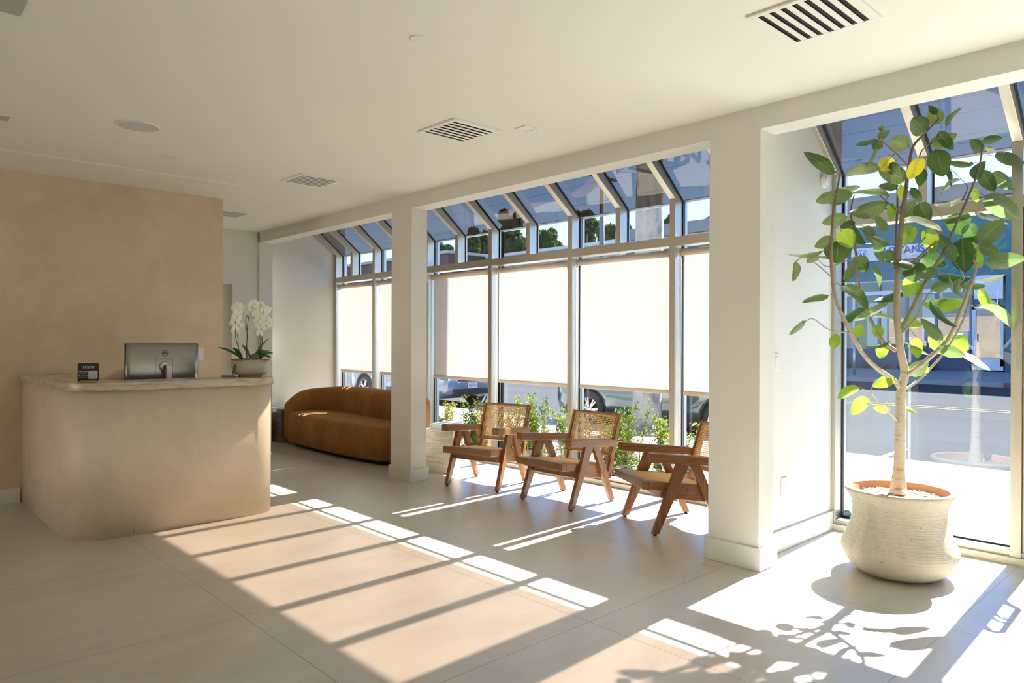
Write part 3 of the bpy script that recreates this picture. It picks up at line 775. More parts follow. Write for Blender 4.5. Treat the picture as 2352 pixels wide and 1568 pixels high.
# path knots: x, y, height, thickness
K = [(-1.215, -.385, .50, .13), (-1.235, -.26, .61, .15), (-1.225, -.10, .685, .17), (-1.12, .12, .715, .20), (-.86, .245, .735, .24), (-.50, .265, .745, .25), (-.10, .23, .75, .27),
     (.18, .185, .75, .30), (.48, .215, .745, .28), (.80, .225, .735, .25), (1.03, .13, .72, .22), (1.17, -.06, .68, .18), (1.20, -.20, .58, .16), (1.17, -.365, .46, .13)]
Q = smoothpath(K, 7)
secs = []
for i, (x, y, h, th) in enumerate(Q):
    a, b_ = Q[max(i-1, 0)], Q[min(i+1, len(Q)-1)]
    d = Vector((b_[0]-a[0], b_[1]-a[1], 0)).normalized(); nrm = Vector((-d.y, d.x, 0))   # points outwards (towards window)
    end = min(i, len(Q)-1-i); k = 1 if end >= 4 else math.sin(PI/2*(end+.6)/4.6)
    th2 = th*k*.5; z0 = .055; r = min(th2, .11)
    prof = [(-th2*.80, z0), (-th2, z0+.05), (-th2, h-r*1.1)] + [(-math.cos(t)*th2, h-r+math.sin(t)*r) for t in (R(25), R(50), R(75), R(105), R(130), R(155))] + [(th2, h-r*1.1), (th2*1.0, z0+.06), (th2*.85, z0)]
    secs.append([Vector((x, y, 0))+nrm*u+Vector((0, 0, z)) for u, z in prof])
m = MB(); m.sections(secs); m.build('backrest', m_velvet, sofa)
# seat
def seat_poly(e=0):
    F = [(-1.13+e, -.30), (-1.10+e, -.395+e), (-.98, -.435+e), (-.6, -.455+e), (0, -.465+e), (.5, -.445+e), (.88, -.40+e), (1.03-e*.4, -.35+e), (1.105-e, -.25), (1.10-e, -.08), (.98, .08-e), (.7, .13-e), (.2, .10-e), (-.4, .16-e), (-.85, .14-e), (-1.08, .04-e), (-1.13+e, -.12)]
    S_ = smoothpath(F+[F[0]], 4)[:-1]; return S_
prof = [(.0, .055), (.0, .30), (.0, .375), (.008, .398), (.028, .414), (.07, .424)]
secs = [[Vector((x, y, z)) for x, y in seat_poly(e)] for e, z in prof]
m = MB(); m.sections(secs, cap=True); m.build('seat', m_velvet, sofa)
secs = [[Vector((x*.955, y*.93+.0, z)) for x, y in seat_poly(.03)] for z in (.012, .06)]
m = MB(); m.sections(secs); m.box(-1.0, 1.0, -.1, .25, .012, .055); m.build('plinth', m_black, sofa)
m = MB()
for x in (-.9, .9):
    for y in (-.3, .15): m.cyl((x, y, 0), (x, y, .014), .03, 12)
m.build('glides', m_black, sofa)

# side table left of the sofa, mostly hidden by the desk
tag(MB().bbox(-.19, .19, -.17, .17, 0, .435, .003).build('side_table', noisy('grey_brown_stone', (.12, .095, .075), (.24, .20, .17), 4, .25, (1, 1, 3))), 'low dark grey stone side table between the desk and the sofa', 'side table').location = (-8.89, 3.93+.06+.0, 0)
bpy.data.objects['side_table'].location = (-9.0, 4.33, 0)

# travertine block and the things on it
blk = MB().bbox(-.16, .16, -.145, .145, 0, .445, .003).build('stone_table', m_block)
tag(blk, 'square travertine block table between the sofa and the first cane armchair', 'side table')
blk.location = (-5.835, 4.50, 0); blk.rotation_euler = (0, 0, R(35))
bx = empty('magazine_stack', (-5.80, 4.55, .445), R(20), label='white magazines lying on top of the travertine block', cat='magazines')
m_mag = mat('magazine_white', (.72, .72, .72), .4)
for i, (dx, a, t) in enumerate(((0, 0, .022), (.006, 4, .016), (-.004, -3, .012))):
    z0 = sum((.022, .016, .012)[:i]); mm_ = MB(); mm_.box(-.11+dx, .11+dx, -.14, .14, z0, z0+t-.001, Matrix.Rotation(R(a), 4, 'Z')); mm_.build('magazine', m_mag, bx)
MB().box(-.07, .08, -.09, .10, .0492, .0498).build('cover_photo', mat('cover_grey', (.25, .28, .33), .3), bx)

# ------------------------------------------------------------------ cane armchairs
def uvgrid(mb, P00, P10, P01, P11, nx, ny, bow=Vector((0, 0, 0)), su=1, sv=1):
    uvl = mb.bm.loops.layers.uv.verify()
    g = [[mb.bm.verts.new(Vector(P00).lerp(Vector(P10), i/nx).lerp(Vector(P01).lerp(Vector(P11), i/nx), j/ny) + bow*(4*(i/nx)*(1-i/nx))) for i in range(nx+1)] for j in range(ny+1)]
    for j in range(ny):
        for i in range(nx):
            f = mb.face([g[j][i], g[j][i+1], g[j+1][i+1], g[j+1][i]], True)
            for lp, (a, b_) in zip(f.loops, ((i, j), (i+1, j), (i+1, j+1), (i, j+1))): lp[uvl].uv = (a/nx*su, b_/ny*sv)
    return g
def bar4(mb, p0, p1, w0, w1, t, thick_axis=Vector((1, 0, 0))):
    """tapered flat bar: width w in the YZ plane, thickness t along x"""
    p0, p1 = Vector(p0), Vector(p1); d = (p1-p0).normalized(); s_ = d.cross(thick_axis).normalized()
    P = []
    for p, w_ in ((p0, w0), (p1, w1)):
        P += [p-s_*w_/2-thick_axis*t/2, p+s_*w_/2-thick_axis*t/2, p+s_*w_/2+thick_axis*t/2, p-s_*w_/2+thick_axis*t/2]
    mb.hexa(P)
def make_chair():
    c = empty('cane_armchair')
    X = .272
    for s_ in (-1, 1):
        for y0, y1, nm in ((-.255, -.035, 0), (.255, .01, 1)):
            m = MB(); t = .034
            foot, top = .025, .042
            # flat tapered leg, cut horizontally at floor and under the arm
            ya, yb = (y0, y1)
            zt = .492
            P = [(s_*X-t/2, ya-foot, .012), (s_*X+t/2, ya-foot, .012), (s_*X+t/2, ya+foot, .012), (s_*X-t/2, ya+foot, .012)]
            lo, hi = (yb-.058, yb+.034) if nm == 0 else (yb-.020, yb+.068)
            P += [(s_*X-t/2, lo, zt+.012), (s_*X+t/2, lo, zt+.012), (s_*X+t/2, hi, zt-.006), (s_*X-t/2, hi, zt-.006)]
            m.hexa(P); o = m.build('leg', m_woodz, c, bevel=.003)
            m = MB(); m.cyl((s_*X, y0, 0), (s_*X, y0, .013), .013, 12); m.build('foot_glide', m_black, o)
        # arm
        m = MB(); m.hexa([(s_*X-.031, -.30, .510), (s_*X+.031, -.30, .510), (s_*X+.031, .29, .458), (s_*X-.031, .29, .458),
                          (s_*X-.031, -.30, .574), (s_*X+.031, -.30, .574), (s_*X+.031, .29, .516), (s_*X-.031, .29, .516)])
        m.build('armrest', m_woody, c, bevel=.004)
        # L-shaped back support: rail then upright
        xs = s_*(X-.036)
        m = MB(); bar4(m, (xs, -.20, .285), (xs, .275, .215), .055, .055, .032); m.build('side_rail', m_woody, c, bevel=.003)
        m = MB(); bar4(m, (xs, .248, .19), (xs, .40, .715), .045, .035, .032); m.build('back_upright', m_woodz, c, bevel=.003)
    # cross stretcher under the seat
    m = MB(); m.box(-X+.017, X-.017, -.185, -.150, .245, .305); m.build('stretcher', m_woodx, c, bevel=.003)
    # seat frame (slightly sloping back)
    sx = .258; yf, yb, zf, zb = -.345, .20, .378, .318; th = .058
    def zz(y): return zf+(zb-zf)*(y-yf)/(yb-yf)
    def fr(x0, x1, y0, y1, nm, mt):
        m = MB(); m.hexa([(x0, y0, zz(y0)-th), (x1, y0, zz(y0)-th), (x1, y1, zz(y1)-th), (x0, y1, zz(y1)-th), (x0, y0, zz(y0)), (x1, y0, zz(y0)), (x1, y1, zz(y1)), (x0, y1, zz(y1))])
        return m
    m = fr(-sx, sx, yf, yf+.05, '', None); 
    for a in ((-sx, sx, yb-.05, yb), (-sx, -sx+.045, yf+.05, yb-.05), (sx-.045, sx, yf+.05, yb-.05)):
        t_ = fr(*a, '', None); m.merge(t_.bm)
    seat = m.build('seat_frame', m_woodx, c, bevel=.003)
    m = MB(); uvgrid(m, (-sx+.04, yf+.045, zz(yf+.045)+.001), (sx-.04, yf+.045, zz(yf+.045)+.001), (-sx+.04, yb-.045, zz(yb-.045)+.001), (sx-.04, yb-.045, zz(yb-.045)+.001), 10, 10, Vector((0, 0, 0)), .44, .46)
    m.build('seat_cane', m_cane, seat)
    # back panel: cane on a slim frame, slightly bowed backwards
    bw = .262
    P0, P1 = Vector((0, .270, .372)), Vector((0, .385, .722)); dn = (P1-P0).normalized(); nb = Vector((0, -dn.z, dn.y))  # towards sitter
    if nb.y > 0: nb = -nb
    bow = Vector((0, .022, 0))
    def arcbar(t0, t1, off0, off1):
        secs = []
        n = 12
        for i in range(n+1):
            u = i/n; x = -bw+2*bw*u; bo = bow*(4*u*(1-u))
            a = P0.lerp(P1, t0)+bo; b_ = P0.lerp(P1, t1)+bo
            secs.append([Vector((x, 0, 0))+a+nb*off0, Vector((x, 0, 0))+b_+nb*off0, Vector((x, 0, 0))+b_+nb*off1, Vector((x, 0, 0))+a+nb*off1])
        return secs
    m = MB()
    m.sections(arcbar(0, .085, .010, -.016), sm=False); m.sections(arcbar(.93, 1.0, .010, -.016), sm=False)
    for s_ in (-1, 1):
        q0, q1 = P0+Vector((s_*(bw-.016), .002, 0)), P1+Vector((s_*(bw-.016), .002, 0))
        bar4(m, q0, q1, .028, .028, .034)
    back = m.build('back_frame', m_woodx, c, bevel=.002)
    m = MB(); e = .004
    A = P0.lerp(P1, .015)+nb*.0125; B = P0.lerp(P1, .975)+nb*.0125; X_ = bw-.008
    uvgrid(m, (-X_, A.y, A.z), (X_, A.y, A.z), (-X_, B.y, B.z), (X_, B.y, B.z), 14, 6, bow, .52, .38)
    m.build('back_cane', m_cane, back)
    m = MB()
    for t0 in (.03, .93): m.sections([[q+nb*.0032 for q in r_] for r_ in arcbar(t0, t0+.035, .0125, .011)], sm=False)
    for s_ in (-1, 1):
        q0, q1 = P0.lerp(P1, .03)+nb*.015+Vector((s_*(bw-.014), 0, 0)), P0.lerp(P1, .96)+nb*.015+Vector((s_*(bw-.014), 0, 0)); bar4(m, q0, q1, .004, .004, .012)
    m.build('cane_binding', m_canerim, back)
    return c
proto = make_chair()
CH = [((-4.055, 4.455), 0.5, 'middle of the three teak and cane armchairs along the windows'),
      ((-5.03, 4.405), 17, 'leftmost teak and cane armchair, beside the travertine block'),
      ((-3.02, 4.46), -30, 'right-hand teak and cane armchair, partly hidden by the thick column')]
for i, ((x, y), a, lab) in enumerate(CH):
    o = proto if i == 0 else copy_tree(proto)
    o.location = (x, y, 0); o.rotation_euler = (0, 0, R(a))
    tag(o, lab, 'armchair', 'teak and cane armchairs by the windows')

# ------------------------------------------------------------------ big potted ficus
TC = Vector((-1.48, 4.50, 0))
m_terra = mat('weathered_pot', (.5, .45, .36), .75)
v = coord(m_terra); 
n1 = noise(m_terra, v, 3.2, 8, .65, .6); n2 = noise(m_terra, coord(m_terra, (2, 2, 50)), 3, 3, .6); n3 = noise(m_terra, coord(m_terra, (6, 6, .7)), 1.6, 4, .65)
c = ramp(m_terra, n1, [(.25, (.25, .245, .16)), (.42, (.38, .335, .25)), (.6, (.48, .43, .34)), (.8, (.58, .53, .44))])
c = mixc(m_terra, .55, c, ramp(m_terra, n3, [(.3, (.34, .36, .24)), (.55, (.54, .48, .38)), (.66, (.50, .45, .36)), (.74, (.52, .33, .15))]))
c = mixc(m_terra, math_(m_terra, 'MULTIPLY', math_(m_terra, 'GREATER_THAN', noise(m_terra, v, 38, 3, .6), .68), .6), c, (.22, .17, .11))
L(m_terra, c, bs(m_terra).inputs['Base Color']); bump(m_terra, math_(m_terra, 'ADD', n2, math_(m_terra, 'MULTIPLY', n1, .6)), .6, .012)
m_terrain_ = mat('terracotta_inside', (.52, .235, .13), .7)
ft = empty('potted_ficus', TC, label='tall branching rubber fig tree in a wide weathered clay pot by the right window', cat='potted tree')
prof = [(.02, 0), (.17, .0), (.24, .012), (.29, .045), (.325, .095), (.342, .14), (.338, .165), (.322, .20), (.300, .245), (.283, .29), (.273, .34), (.272, .38), (.280, .42), (.300, .455), (.318, .475), (.321, .488), (.315, .495), (.296, .495), (.286, .488)]
prof = [(r_*.905, z_) for r_, z_ in prof]
MB().lathe(prof, n=72, cap=False).build('pot', m_terra, ft)
MB().lathe([(.02, .384), (.225, .385), (.238, .43), (.250, .46), (.2605, .489)], n=72, cap=False).build('pot_lining', m_terrain_, ft)
m_gravel = noisy('pale_gravel', (.20, .155, .10), (.46, .40, .31), 90, .9, bmp=.6, lo=.35, hi=.6)
m = MB(); m.lathe([(.245, .445), (.18, .455), (.09, .460), (.01, .463)], n=40)
for i in range(900):
    a, r_ = rnd.uniform(0, 2*PI), .232*math.sqrt(rnd.random()); s_ = rnd.uniform(.004, .009)
    z = .447+.016*(1-r_/.24)
    m.box(-s_, s_, -s_*.7, s_*.7, -s_*.5, s_*.6, TX((r_*math.cos(a), r_*math.sin(a), z)) @ Matrix.Rotation(rnd.uniform(0, 6), 4, 'Z') @ Matrix.Rotation(rnd.uniform(-.8, .8), 4, 'X'))
m.build('gravel_mulch', m_gravel, ft, kind='stuff')
m_bark = mat('ficus_bark', (.5, .42, .3), .7)
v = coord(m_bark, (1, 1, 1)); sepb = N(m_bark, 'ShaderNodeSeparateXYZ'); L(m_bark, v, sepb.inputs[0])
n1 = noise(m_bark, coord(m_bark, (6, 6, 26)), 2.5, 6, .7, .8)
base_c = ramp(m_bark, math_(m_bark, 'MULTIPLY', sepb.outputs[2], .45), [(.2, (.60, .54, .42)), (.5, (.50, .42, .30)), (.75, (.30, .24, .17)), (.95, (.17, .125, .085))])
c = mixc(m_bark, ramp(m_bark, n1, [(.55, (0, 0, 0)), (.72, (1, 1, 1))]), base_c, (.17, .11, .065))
L(m_bark, c, bs(m_bark).inputs['Base Color']); bump(m_bark, n1, .4, .01)
DD = 4.17
def TP(px, py, off=0): return at_d(px, py, DD+off) - TC
def spl(P, n=5):
    Q = []
    for i in range(len(P)-1):
        p0, p1, p2, p3 = P[max(i-1, 0)], P[i], P[i+1], P[min(i+2, len(P)-1)]
        for j in range(n):
            t = j/n; Q.append(.5*((2*p1)+(-p0+p2)*t+(2*p0-5*p1+4*p2-p3)*t*t+(-p0+3*p1-3*p2+p3)*t**3))
    Q.append(P[-1]); return Q
BR = []   # (polyline of (px,py,off), radii)
def branch(name, pts, r0, r1, par=ft, n=10):
    P = spl([TP(*p) for p in pts]); k = len(P)-1
    rr = [r0+(r1-r0)*(i/k)**.8 for i in range(k+1)]
    if name == 'trunk':
        rr[0] = .062; rr[1] = .050; rr[2] = .043; rr[3] = .038
    for i in range(k+1): 
        if (i*7) % 9 == 0 and i > 4: rr[i] *= 1.05
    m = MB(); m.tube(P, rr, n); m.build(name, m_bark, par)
    SS = spl([Vector(p) for p in pts]); BR.append(SS); return SS
trunk = branch('trunk', [(2062, 1146, 0), (2066, 1060, 0), (2068, 960, 0), (2070, 895, 0), (2078, 855, 0), (2070, 812, -.01), (2062, 750, -.02), (2060, 680, -.02), (2063, 610, -.03), (2070, 520, -.03), (2080, 440, -.04), (2088, 380, -.05), (2098, 335, -.05), (2126, 305, -.06), (2156, 272, -.08)], .034, .004)
branch('branch', [(2068, 893, 0), (2052, 872, -.02), (2010, 842, -.07), (1975, 802, -.11), (1940, 735, -.15), (1918, 680, -.17), (1910, 610, -.18), (1910, 550, -.18), (1915, 480, -.18), (1924, 430, -.18), (1929, 400, -.18)], .016, .005)
branch('branch', [(2058, 806, 0), (2022, 776, .06), (1995, 722, .12), (1975, 660, .16), (1967, 590, .17), (1958, 530, .18), (1955, 478, .18), (1962, 448, .18)], .012, .004)
branch('branch', [(2080, 862, 0), (2110, 842, -.05), (2175, 782, -.12), (2205, 720, -.16), (2225, 668, -.18), (2241, 622, -.19), (2237, 596, -.19)], .016, .006)
branch('branch', [(2073, 897, 0), (2110, 872, .05), (2160, 820, .10), (2200, 760, .13), (2224, 700, .15), (2230, 655, .15)], .009, .004)
branch('branch', [(2062, 772, 0), (2098, 702, .03), (2130, 640, .04), (2165, 582, .04), (2185, 540, .04), (2205, 495, .03), (2235, 425, .02), (2250, 378, .02), (2257, 332, .02)], .013, .004)
branch('branch', [(2064, 772, 0), (2100, 735, -.06), (2128, 682, -.10), (2145, 662, -.12)], .007, .003)
branch('branch', [(2062, 618, -.02), (2098, 600, -.02), (2140, 562, .0), (2175, 520, .02)], .010, .005)
branch('branch', [(2080, 374, -.05), (2058, 352, -.1), (2024, 322, -.15), (2018, 312, -.15)], .006, .003)
branch('branch', [(2056, 620, .0), (2058, 540, .05), (2061, 470, .08), (2060, 428, .08)], .008, .004)
branch('branch', [(2068, 488, -.03), (2040, 466, .06), (2014, 442, .1)], .005, .0025)
branch('branch', [(2062, 968, 0), (2045, 950, -.05), (2025, 932, -.09), (2002, 905, -.12), (1980, 892, -.14)], .007, .003)
branch('branch', [(2000, 905, -.12), (2004, 885, -.12), (2012, 868, -.13)], .003, .002)
branch('branch', [(2046, 951, -.05), (2042, 935, -.07), (2035, 915, -.1)], .003, .002)
branch('branch', [(1952, 764, -.14), (1905, 757, -.2), (1868, 732, -.24), (1850, 738, -.26)], .004, .002)
branch('branch', [(1968, 588, .16), (1930, 604, .05), (1900, 612, -.05), (1878, 596, -.1)], .004, .002)
branch('branch', [(1914, 640, -.17), (1880, 610, -.24), (1850, 590, -.28), (1832, 598, -.29)], .004, .002)
branch('branch', [(2215, 640, -.18), (2206, 620, -.15), (2192, 600, -.1)], .004, .002)
branch('branch', [(2210, 460, .03), (2222, 430, .03), (2206, 410, .05)], .004, .002)
branch('branch', [(2096, 745, -.02), (2125, 740, -.1), (2112, 740, -.12)], .003, .002)
branch('branch', [(2110, 370, -.05), (2118, 345, -.1), (2150, 320, -.14), (2172, 312, -.15)], .005, .002)
branch('branch', [(2125, 545, -.02), (2100, 570, -.06), (2068, 580, -.02)], .004, .002)

def leafmat(name, c0, c1, trans, vein):
    m = bpy.data.materials.new(name); m.use_nodes = True; b = bs(m); b.inputs['Roughness'].default_value = .30; b.inputs['Specular IOR Level'].default_value = .45
    tc = N(m, 'ShaderNodeTexCoord'); sp = N(m, 'ShaderNodeSeparateXYZ'); L(m, tc.outputs['UV'], sp.inputs[0])
    u = math_(m, 'ABSOLUTE', sp.outputs[0])            # 0 midrib .. 1 margin
    mid = math_(m, 'LESS_THAN', u, .045)
    sv = math_(m, 'FRACT', math_(m, 'MULTIPLY', math_(m, 'SUBTRACT', sp.outputs[1], math_(m, 'MULTIPLY', u, .16)), 9.0))
    side = math_(m, 'MULTIPLY', math_(m, 'LESS_THAN', sv, .10), .55)
    vn = math_(m, 'MAXIMUM', mid, side)
    n = noise(m, coord(m), 9, 4)
    base = ramp(m, n, [(.3, c0), (.7, c1)])
    col = mixc(m, vn, base, vein)
    L(m, col, b.inputs['Base Color'])
    tl = N(m, 'ShaderNodeBsdfTranslucent')
    tcol = mixc(m, .85, col, tuple(min(1, x*2.4) for x in c1), 'MIX'); L(m, tcol, tl.inputs[0])
    mx = N(m, 'ShaderNodeMixShader'); mx.inputs[0].default_value = trans; L(m, b.outputs[0], mx.inputs[1]); L(m, tl.outputs[0], mx.inputs[2])
    L(m, mx.outputs[0], m.node_tree.nodes['Material Output'].inputs[0]); bump(m, vn, .3, .003); return m
m_leaf = [leafmat('ficus_leaf_deep', (.030, .070, .014), (.05, .105, .022), .16, (.12, .20, .04)),
          leafmat('ficus_leaf_mid', (.080, .13, .040), (.12, .175, .06), .22, (.22, .30, .10)),
          leafmat('ficus_leaf_backlit', (.13, .21, .02), (.18, .28, .03), .40, (.28, .38, .08)),  # backlit leaves: the light shining through is painted as brighter yellow-green
          leafmat('ficus_leaf_yellow', (.52, .33, .02), (.66, .46, .03), .5, (.6, .5, .1)),
          leafmat('ficus_leaf_pale', (.20, .24, .12), (.30, .33, .18), .35, (.35, .38, .2))]
LV = [
(2155,285,2140,247,34,1),(2152,262,2133,243,14,0),(2172,292,2208,250,11,0),(2128,304,2096,273,42,0),(2155,302,2188,342,24,0),(2138,332,2196,308,32,1),
(2090,338,2046,322,36,1),(2017,318,2044,300,18,1),(2005,320,1968,334,13,0),(2022,322,2006,342,26,1),(2028,300,2022,290,12,0),(2018,340,1992,380,9,1),
(2048,360,2025,390,34,3),(2056,372,2046,400,20,0),(2118,360,2088,410,30,3),(2118,385,2112,426,26,0),(2150,342,2166,402,46,0),(2172,380,2184,426,11,0),
(2022,388,1946,398,25,1),(1915,401,1849,353,27,0),(1924,433,1922,470,58,1),(1918,448,1876,462,24,1),(1926,438,1974,430,15,1),(2082,412,2021,392,40,1),
(2064,426,2020,428,20,1),(2040,463,1955,488,36,1),(1958,484,2024,514,18,0),(2042,450,1952,448,13,1),(1946,498,1890,512,28,1),(1964,512,1930,522,20,0),
(1953,517,1986,560,24,0),(1930,528,1956,566,38,2),(1916,548,1873,566,26,1),(1925,553,1922,602,56,0),(2042,562,1988,542,20,1),(2050,466,2046,503,20,2),
(2076,500,2102,462,40,1),(2078,462,2068,425,20,2),(2090,432,2116,462,18,0),(2112,466,2134,508,38,0),(2082,512,2080,562,22,2),(2096,518,2092,556,16,2),
(2128,524,2142,582,34,2),(2070,502,2158,530,15,4),(2198,488,2206,538,52,0),(2222,515,2248,557,34,0),(2250,556,2302,508,42,1),(2262,448,2342,503,46,1),
(2238,486,2316,514,11,0),(2236,432,2246,464,18,2),(2142,470,2206,454,9,4),(2206,412,2161,450,10,1),(2238,374,2174,368,17,1),(2234,410,2262,372,28,0),
(2252,392,2284,437,32,0),(2276,398,2326,432,30,1),(2284,358,2352,372,28,1),(2258,346,2229,322,26,0),(2256,324,2300,316,18,0),(2262,340,2284,345,11,4),
(2210,546,2216,622,52,0),(2218,556,2252,612,38,2),(2250,562,2292,584,28,1),(2264,602,2352,594,36,1),(2172,612,2119,592,42,0),(2150,542,2188,578,26,0),
(2118,614,2041,602,15,0),(2099,602,2101,646,48,0),(2053,602,2038,574,26,1),(1966,590,1988,624,36,0),(2004,612,2018,657,13,1),(1890,576,1816,584,10,1),
(1882,584,1854,602,20,1),(1828,600,1821,644,16,1),(1928,594,1878,592,9,0),(1932,656,1990,707,26,0),(1986,706,1934,740,22,0),(1904,678,1846,693,15,1),
(1850,738,1814,766,13,1),(1922,766,1913,799,22,2),(2074,672,2012,690,18,0),(2038,698,1962,734,18,0),(2000,724,2056,734,10,1),(2030,787,2022,822,26,2),
(1988,796,2042,784,7,0),(1962,772,1980,746,28,2),(2028,770,2006,750,26,2),(2106,676,2078,642,42,2),(2138,666,2180,654,24,1),(2150,632,2226,638,26,0),
(2180,626,2224,682,11,1),(2118,698,2216,688,30,2),(2156,702,2200,698,24,2),(2136,690,2194,747,15,0),(2078,734,2114,748,24,2),(2058,718,2080,756,13,2),
(2167,782,2117,734,24,1),(2146,758,2164,812,22,2),(2178,812,2212,768,56,2),(2158,800,2214,816,26,1),(2206,808,2270,848,15,4),(2250,662,2303,722,24,2),
(2238,706,2318,752,22,1),(2240,648,2304,630,9,4),(2204,655,2262,656,14,1),(2104,774,2108,820,26,2),(2088,790,2130,813,10,1),(2088,860,2130,830,32,1),
(2112,862,2130,842,20,2),(2056,866,2006,886,26,2),(1974,890,1926,914,21,2),(1994,912,1958,950,30,2),(2042,944,2007,936,19,2),(2080,938,2104,947,10,2),
(1940,648,1966,590,20,1),(2010,560,2026,600,22,1),(1985,520,2010,548,22,1),(2176,560,2192,600,28,1),(2120,640,2150,612,24,1),(2205,640,2196,672,20,1),(2035,530,2014,498,22,1)]
from bisect import bisect
allb = [p for b_ in BR for p in b_]
lm_ = MB(); uvl = lm_.bm.loops.layers.uv.verify(); pm = MB()
lr = random.Random(11)
for (bx_, by_, tx_, ty_, wd, kd) in LV:
    near = min(allb, key=lambda p: (p.x-bx_)**2+(p.y-by_)**2)
    off = near.z + lr.uniform(-.05, .05)
    A = TP(bx_, by_, off); B = TP(tx_, ty_, off+lr.uniform(-.05, .05))
    N0 = TP(near.x, near.y, near.z)
    pm.tube(spl([N0, (N0+A)/2+Vector((0, 0, .006)), A, A.lerp(B, .12)], 3), [.0022, .002, .0018, .0012][0:1]*10 if 0 else .0019, 5)
    B = A+(B-A)*1.06; wd *= 1.12
    d = (B-A); Ln = d.length; d.normalize()
    view = (A+TC-Vector((0, 0, CAMH))).normalized()
    s0 = d.cross(view).normalized(); nrm = s0.cross(d).normalized()     # facing roughly the camera
    hw = wd/2/FPX*DD
    ar = hw*2/Ln
    true_hw = max(hw, Ln*.24) if ar < .45 else hw
    tilt = math.acos(max(.12, min(1, hw/true_hw)))*(1 if lr.random() < .5 else -1)
    if ar >= .45: tilt = lr.uniform(-.25, .25)
    s1 = s0*math.cos(tilt)+nrm*math.sin(tilt); n1_ = s1.cross(d).normalized()
    fold = lr.uniform(.10, .38); curl = lr.uniform(-.10, .16); wav = lr.uniform(0, 6)
    NU, NV = 3, 10
    rows = []
    for j in range(NV+1):
        t = j/NV
        pr = (math.sin(PI*min(1, t**.82))**.62)*(1-.18*t) if 0 < t < 1 else 0.0
        if t > .93: pr *= .62
        c0 = A+d*Ln*t+n1_*(curl*Ln*(4*t*(1-t)))
        row = []
        for i in range(-NU, NU+1):
            u = i/NU
            row.append(c0+s1*true_hw*pr*u+n1_*(-fold*true_hw*pr*abs(u)**1.4*-1 + .05*true_hw*math.sin(wav+t*9+u)*abs(u)))
        rows.append((t, row))
    vs = [[lm_.bm.verts.new(p) for p in row] for t, row in rows]
    lm_.mi = kd
    for j in range(NV):
        for i in range(2*NU):
            f = lm_.face([vs[j][i], vs[j][i+1], vs[j+1][i+1], vs[j+1][i]], True)
            if f:
                for lp, (ii, jj) in zip(f.loops, ((i, j), (i+1, j), (i+1, j+1), (i, j+1))): lp[uvl].uv = ((ii-NU)/NU, jj/NV)
lm_.mi = 1; lm_.merge(pm.bm); lm_.build('foliage', m_leaf, ft)
m = MB(); m.cyl(TP(2066, 1140, -.05)+Vector((0, 0, -.0)), TP(2066, 1128, -.035), .034, 16); m.build('pruned_stump', mat('cut_wood', (.62, .52, .36), .7), ft)

# ================================================================== outside
ZS = -.20                                     # near sidewalk level
m_conc = noisy('sidewalk_concrete', (.40, .385, .35), (.47, .455, .42), 1.4, .85, bmp=.1, world=True)
def joints(m_, base, lines, colr):
    pass
m_asph = mat('asphalt', (.14, .145, .15), 1, spec=0)
v = coord(m_asph, world=True); n1 = noise(m_asph, coord(m_asph, (.25, .8, 1), world=True), 1.2, 6, .6); n2 = noise(m_asph, v, 130, 2, .7)
c = mixc(m_asph, .45, ramp(m_asph, n1, [(.3, (.052, .055, .060)), (.7, (.068, .071, .076))]), ramp(m_asph, n2, [(.35, (.028, .030, .034)), (.65, (.095, .099, .105))]))
L(m_asph, c, bs(m_asph).inputs['Base Color']); bump(m_asph, n2, .3, .01)
# planting bed, sidewalk, kerb, road
MB().box(-16, -2.25, YG+.06, 7.15, -.4, -.06).build('planting_bed', noisy('soil', (.10, .075, .05), (.24, .19, .14), 12, .95, bmp=.5, world=True), kind='structure')
def zsw(y): return -.07+(ZS+.07)*max(0, (y-5.36))/(10.05-5.36)
def strip(m, x0, x1, y0, y1, d=0.0, b_=-.5):
    m.hexa([(x0, y0, b_), (x1, y0, b_), (x1, y1, b_), (x0, y1, b_), (x0, y0, zsw(y0)+d), (x1, y0, zsw(y0)+d), (x1, y1, zsw(y1)+d), (x0, y1, zsw(y1)+d)])
m = MB(); strip(m, -2.25, 14, YG+.06, 10.05); strip(m, -90, -2.25, 7.15, 10.05)
m.build('sidewalk', m_conc, kind='structure')
m = MB()
for x in (-11.3, -9.0, -5.2, -3.05, -.95, .9, 2.8): strip(m, x-.006, x+.006, 5.45 if x > -2.25 else 7.2, 10.04, .0025)
for y in (6.28, 8.45): strip(m, -2.25 if y < 7.2 else -40, 14, y, y+.012, .0025)
m.build('sidewalk_joints', mat('joint_dark', (.16, .15, .14), .9), kind='structure')
m = MB(); m.box(-90, 14, 10.04, 10.19, -.5, ZS+.003); m.build('kerb', noisy('kerb_concrete', (.34, .33, .31), (.44, .43, .40), 4, .85), kind='structure')
m = MB()
ZR0, ZR1 = -.35, -.05; YR0, YR1 = 10.19, 26.0
m.hexa([(-160, YR0, -.6), (60, YR0, -.6), (60, YR1, -.6), (-160, YR1, -.6), (-160, YR0, ZR0), (60, YR0, ZR0), (60, YR1, ZR1), (-160, YR1, ZR1)])
m.build('road', m_asph, kind='structure')
def zr(y): return ZR0+(ZR1-ZR0)*(y-YR0)/(YR1-YR0)
m_line = mat('road_paint_yellow', (.20, .165, .10), .9, spec=0); m_linew = mat('road_paint_white', (.30, .30, .29), .9)
m = MB()
for y in (18.35, 18.75): m.hexa([(-160, y, zr(y)), (60, y, zr(y)), (60, y+.13, zr(y+.13)), (-160, y+.13, zr(y+.13)), (-160, y, zr(y)+.006), (60, y, zr(y)+.006), (60, y+.13, zr(y+.13)+.006), (-160, y+.13, zr(y+.13)+.006)])
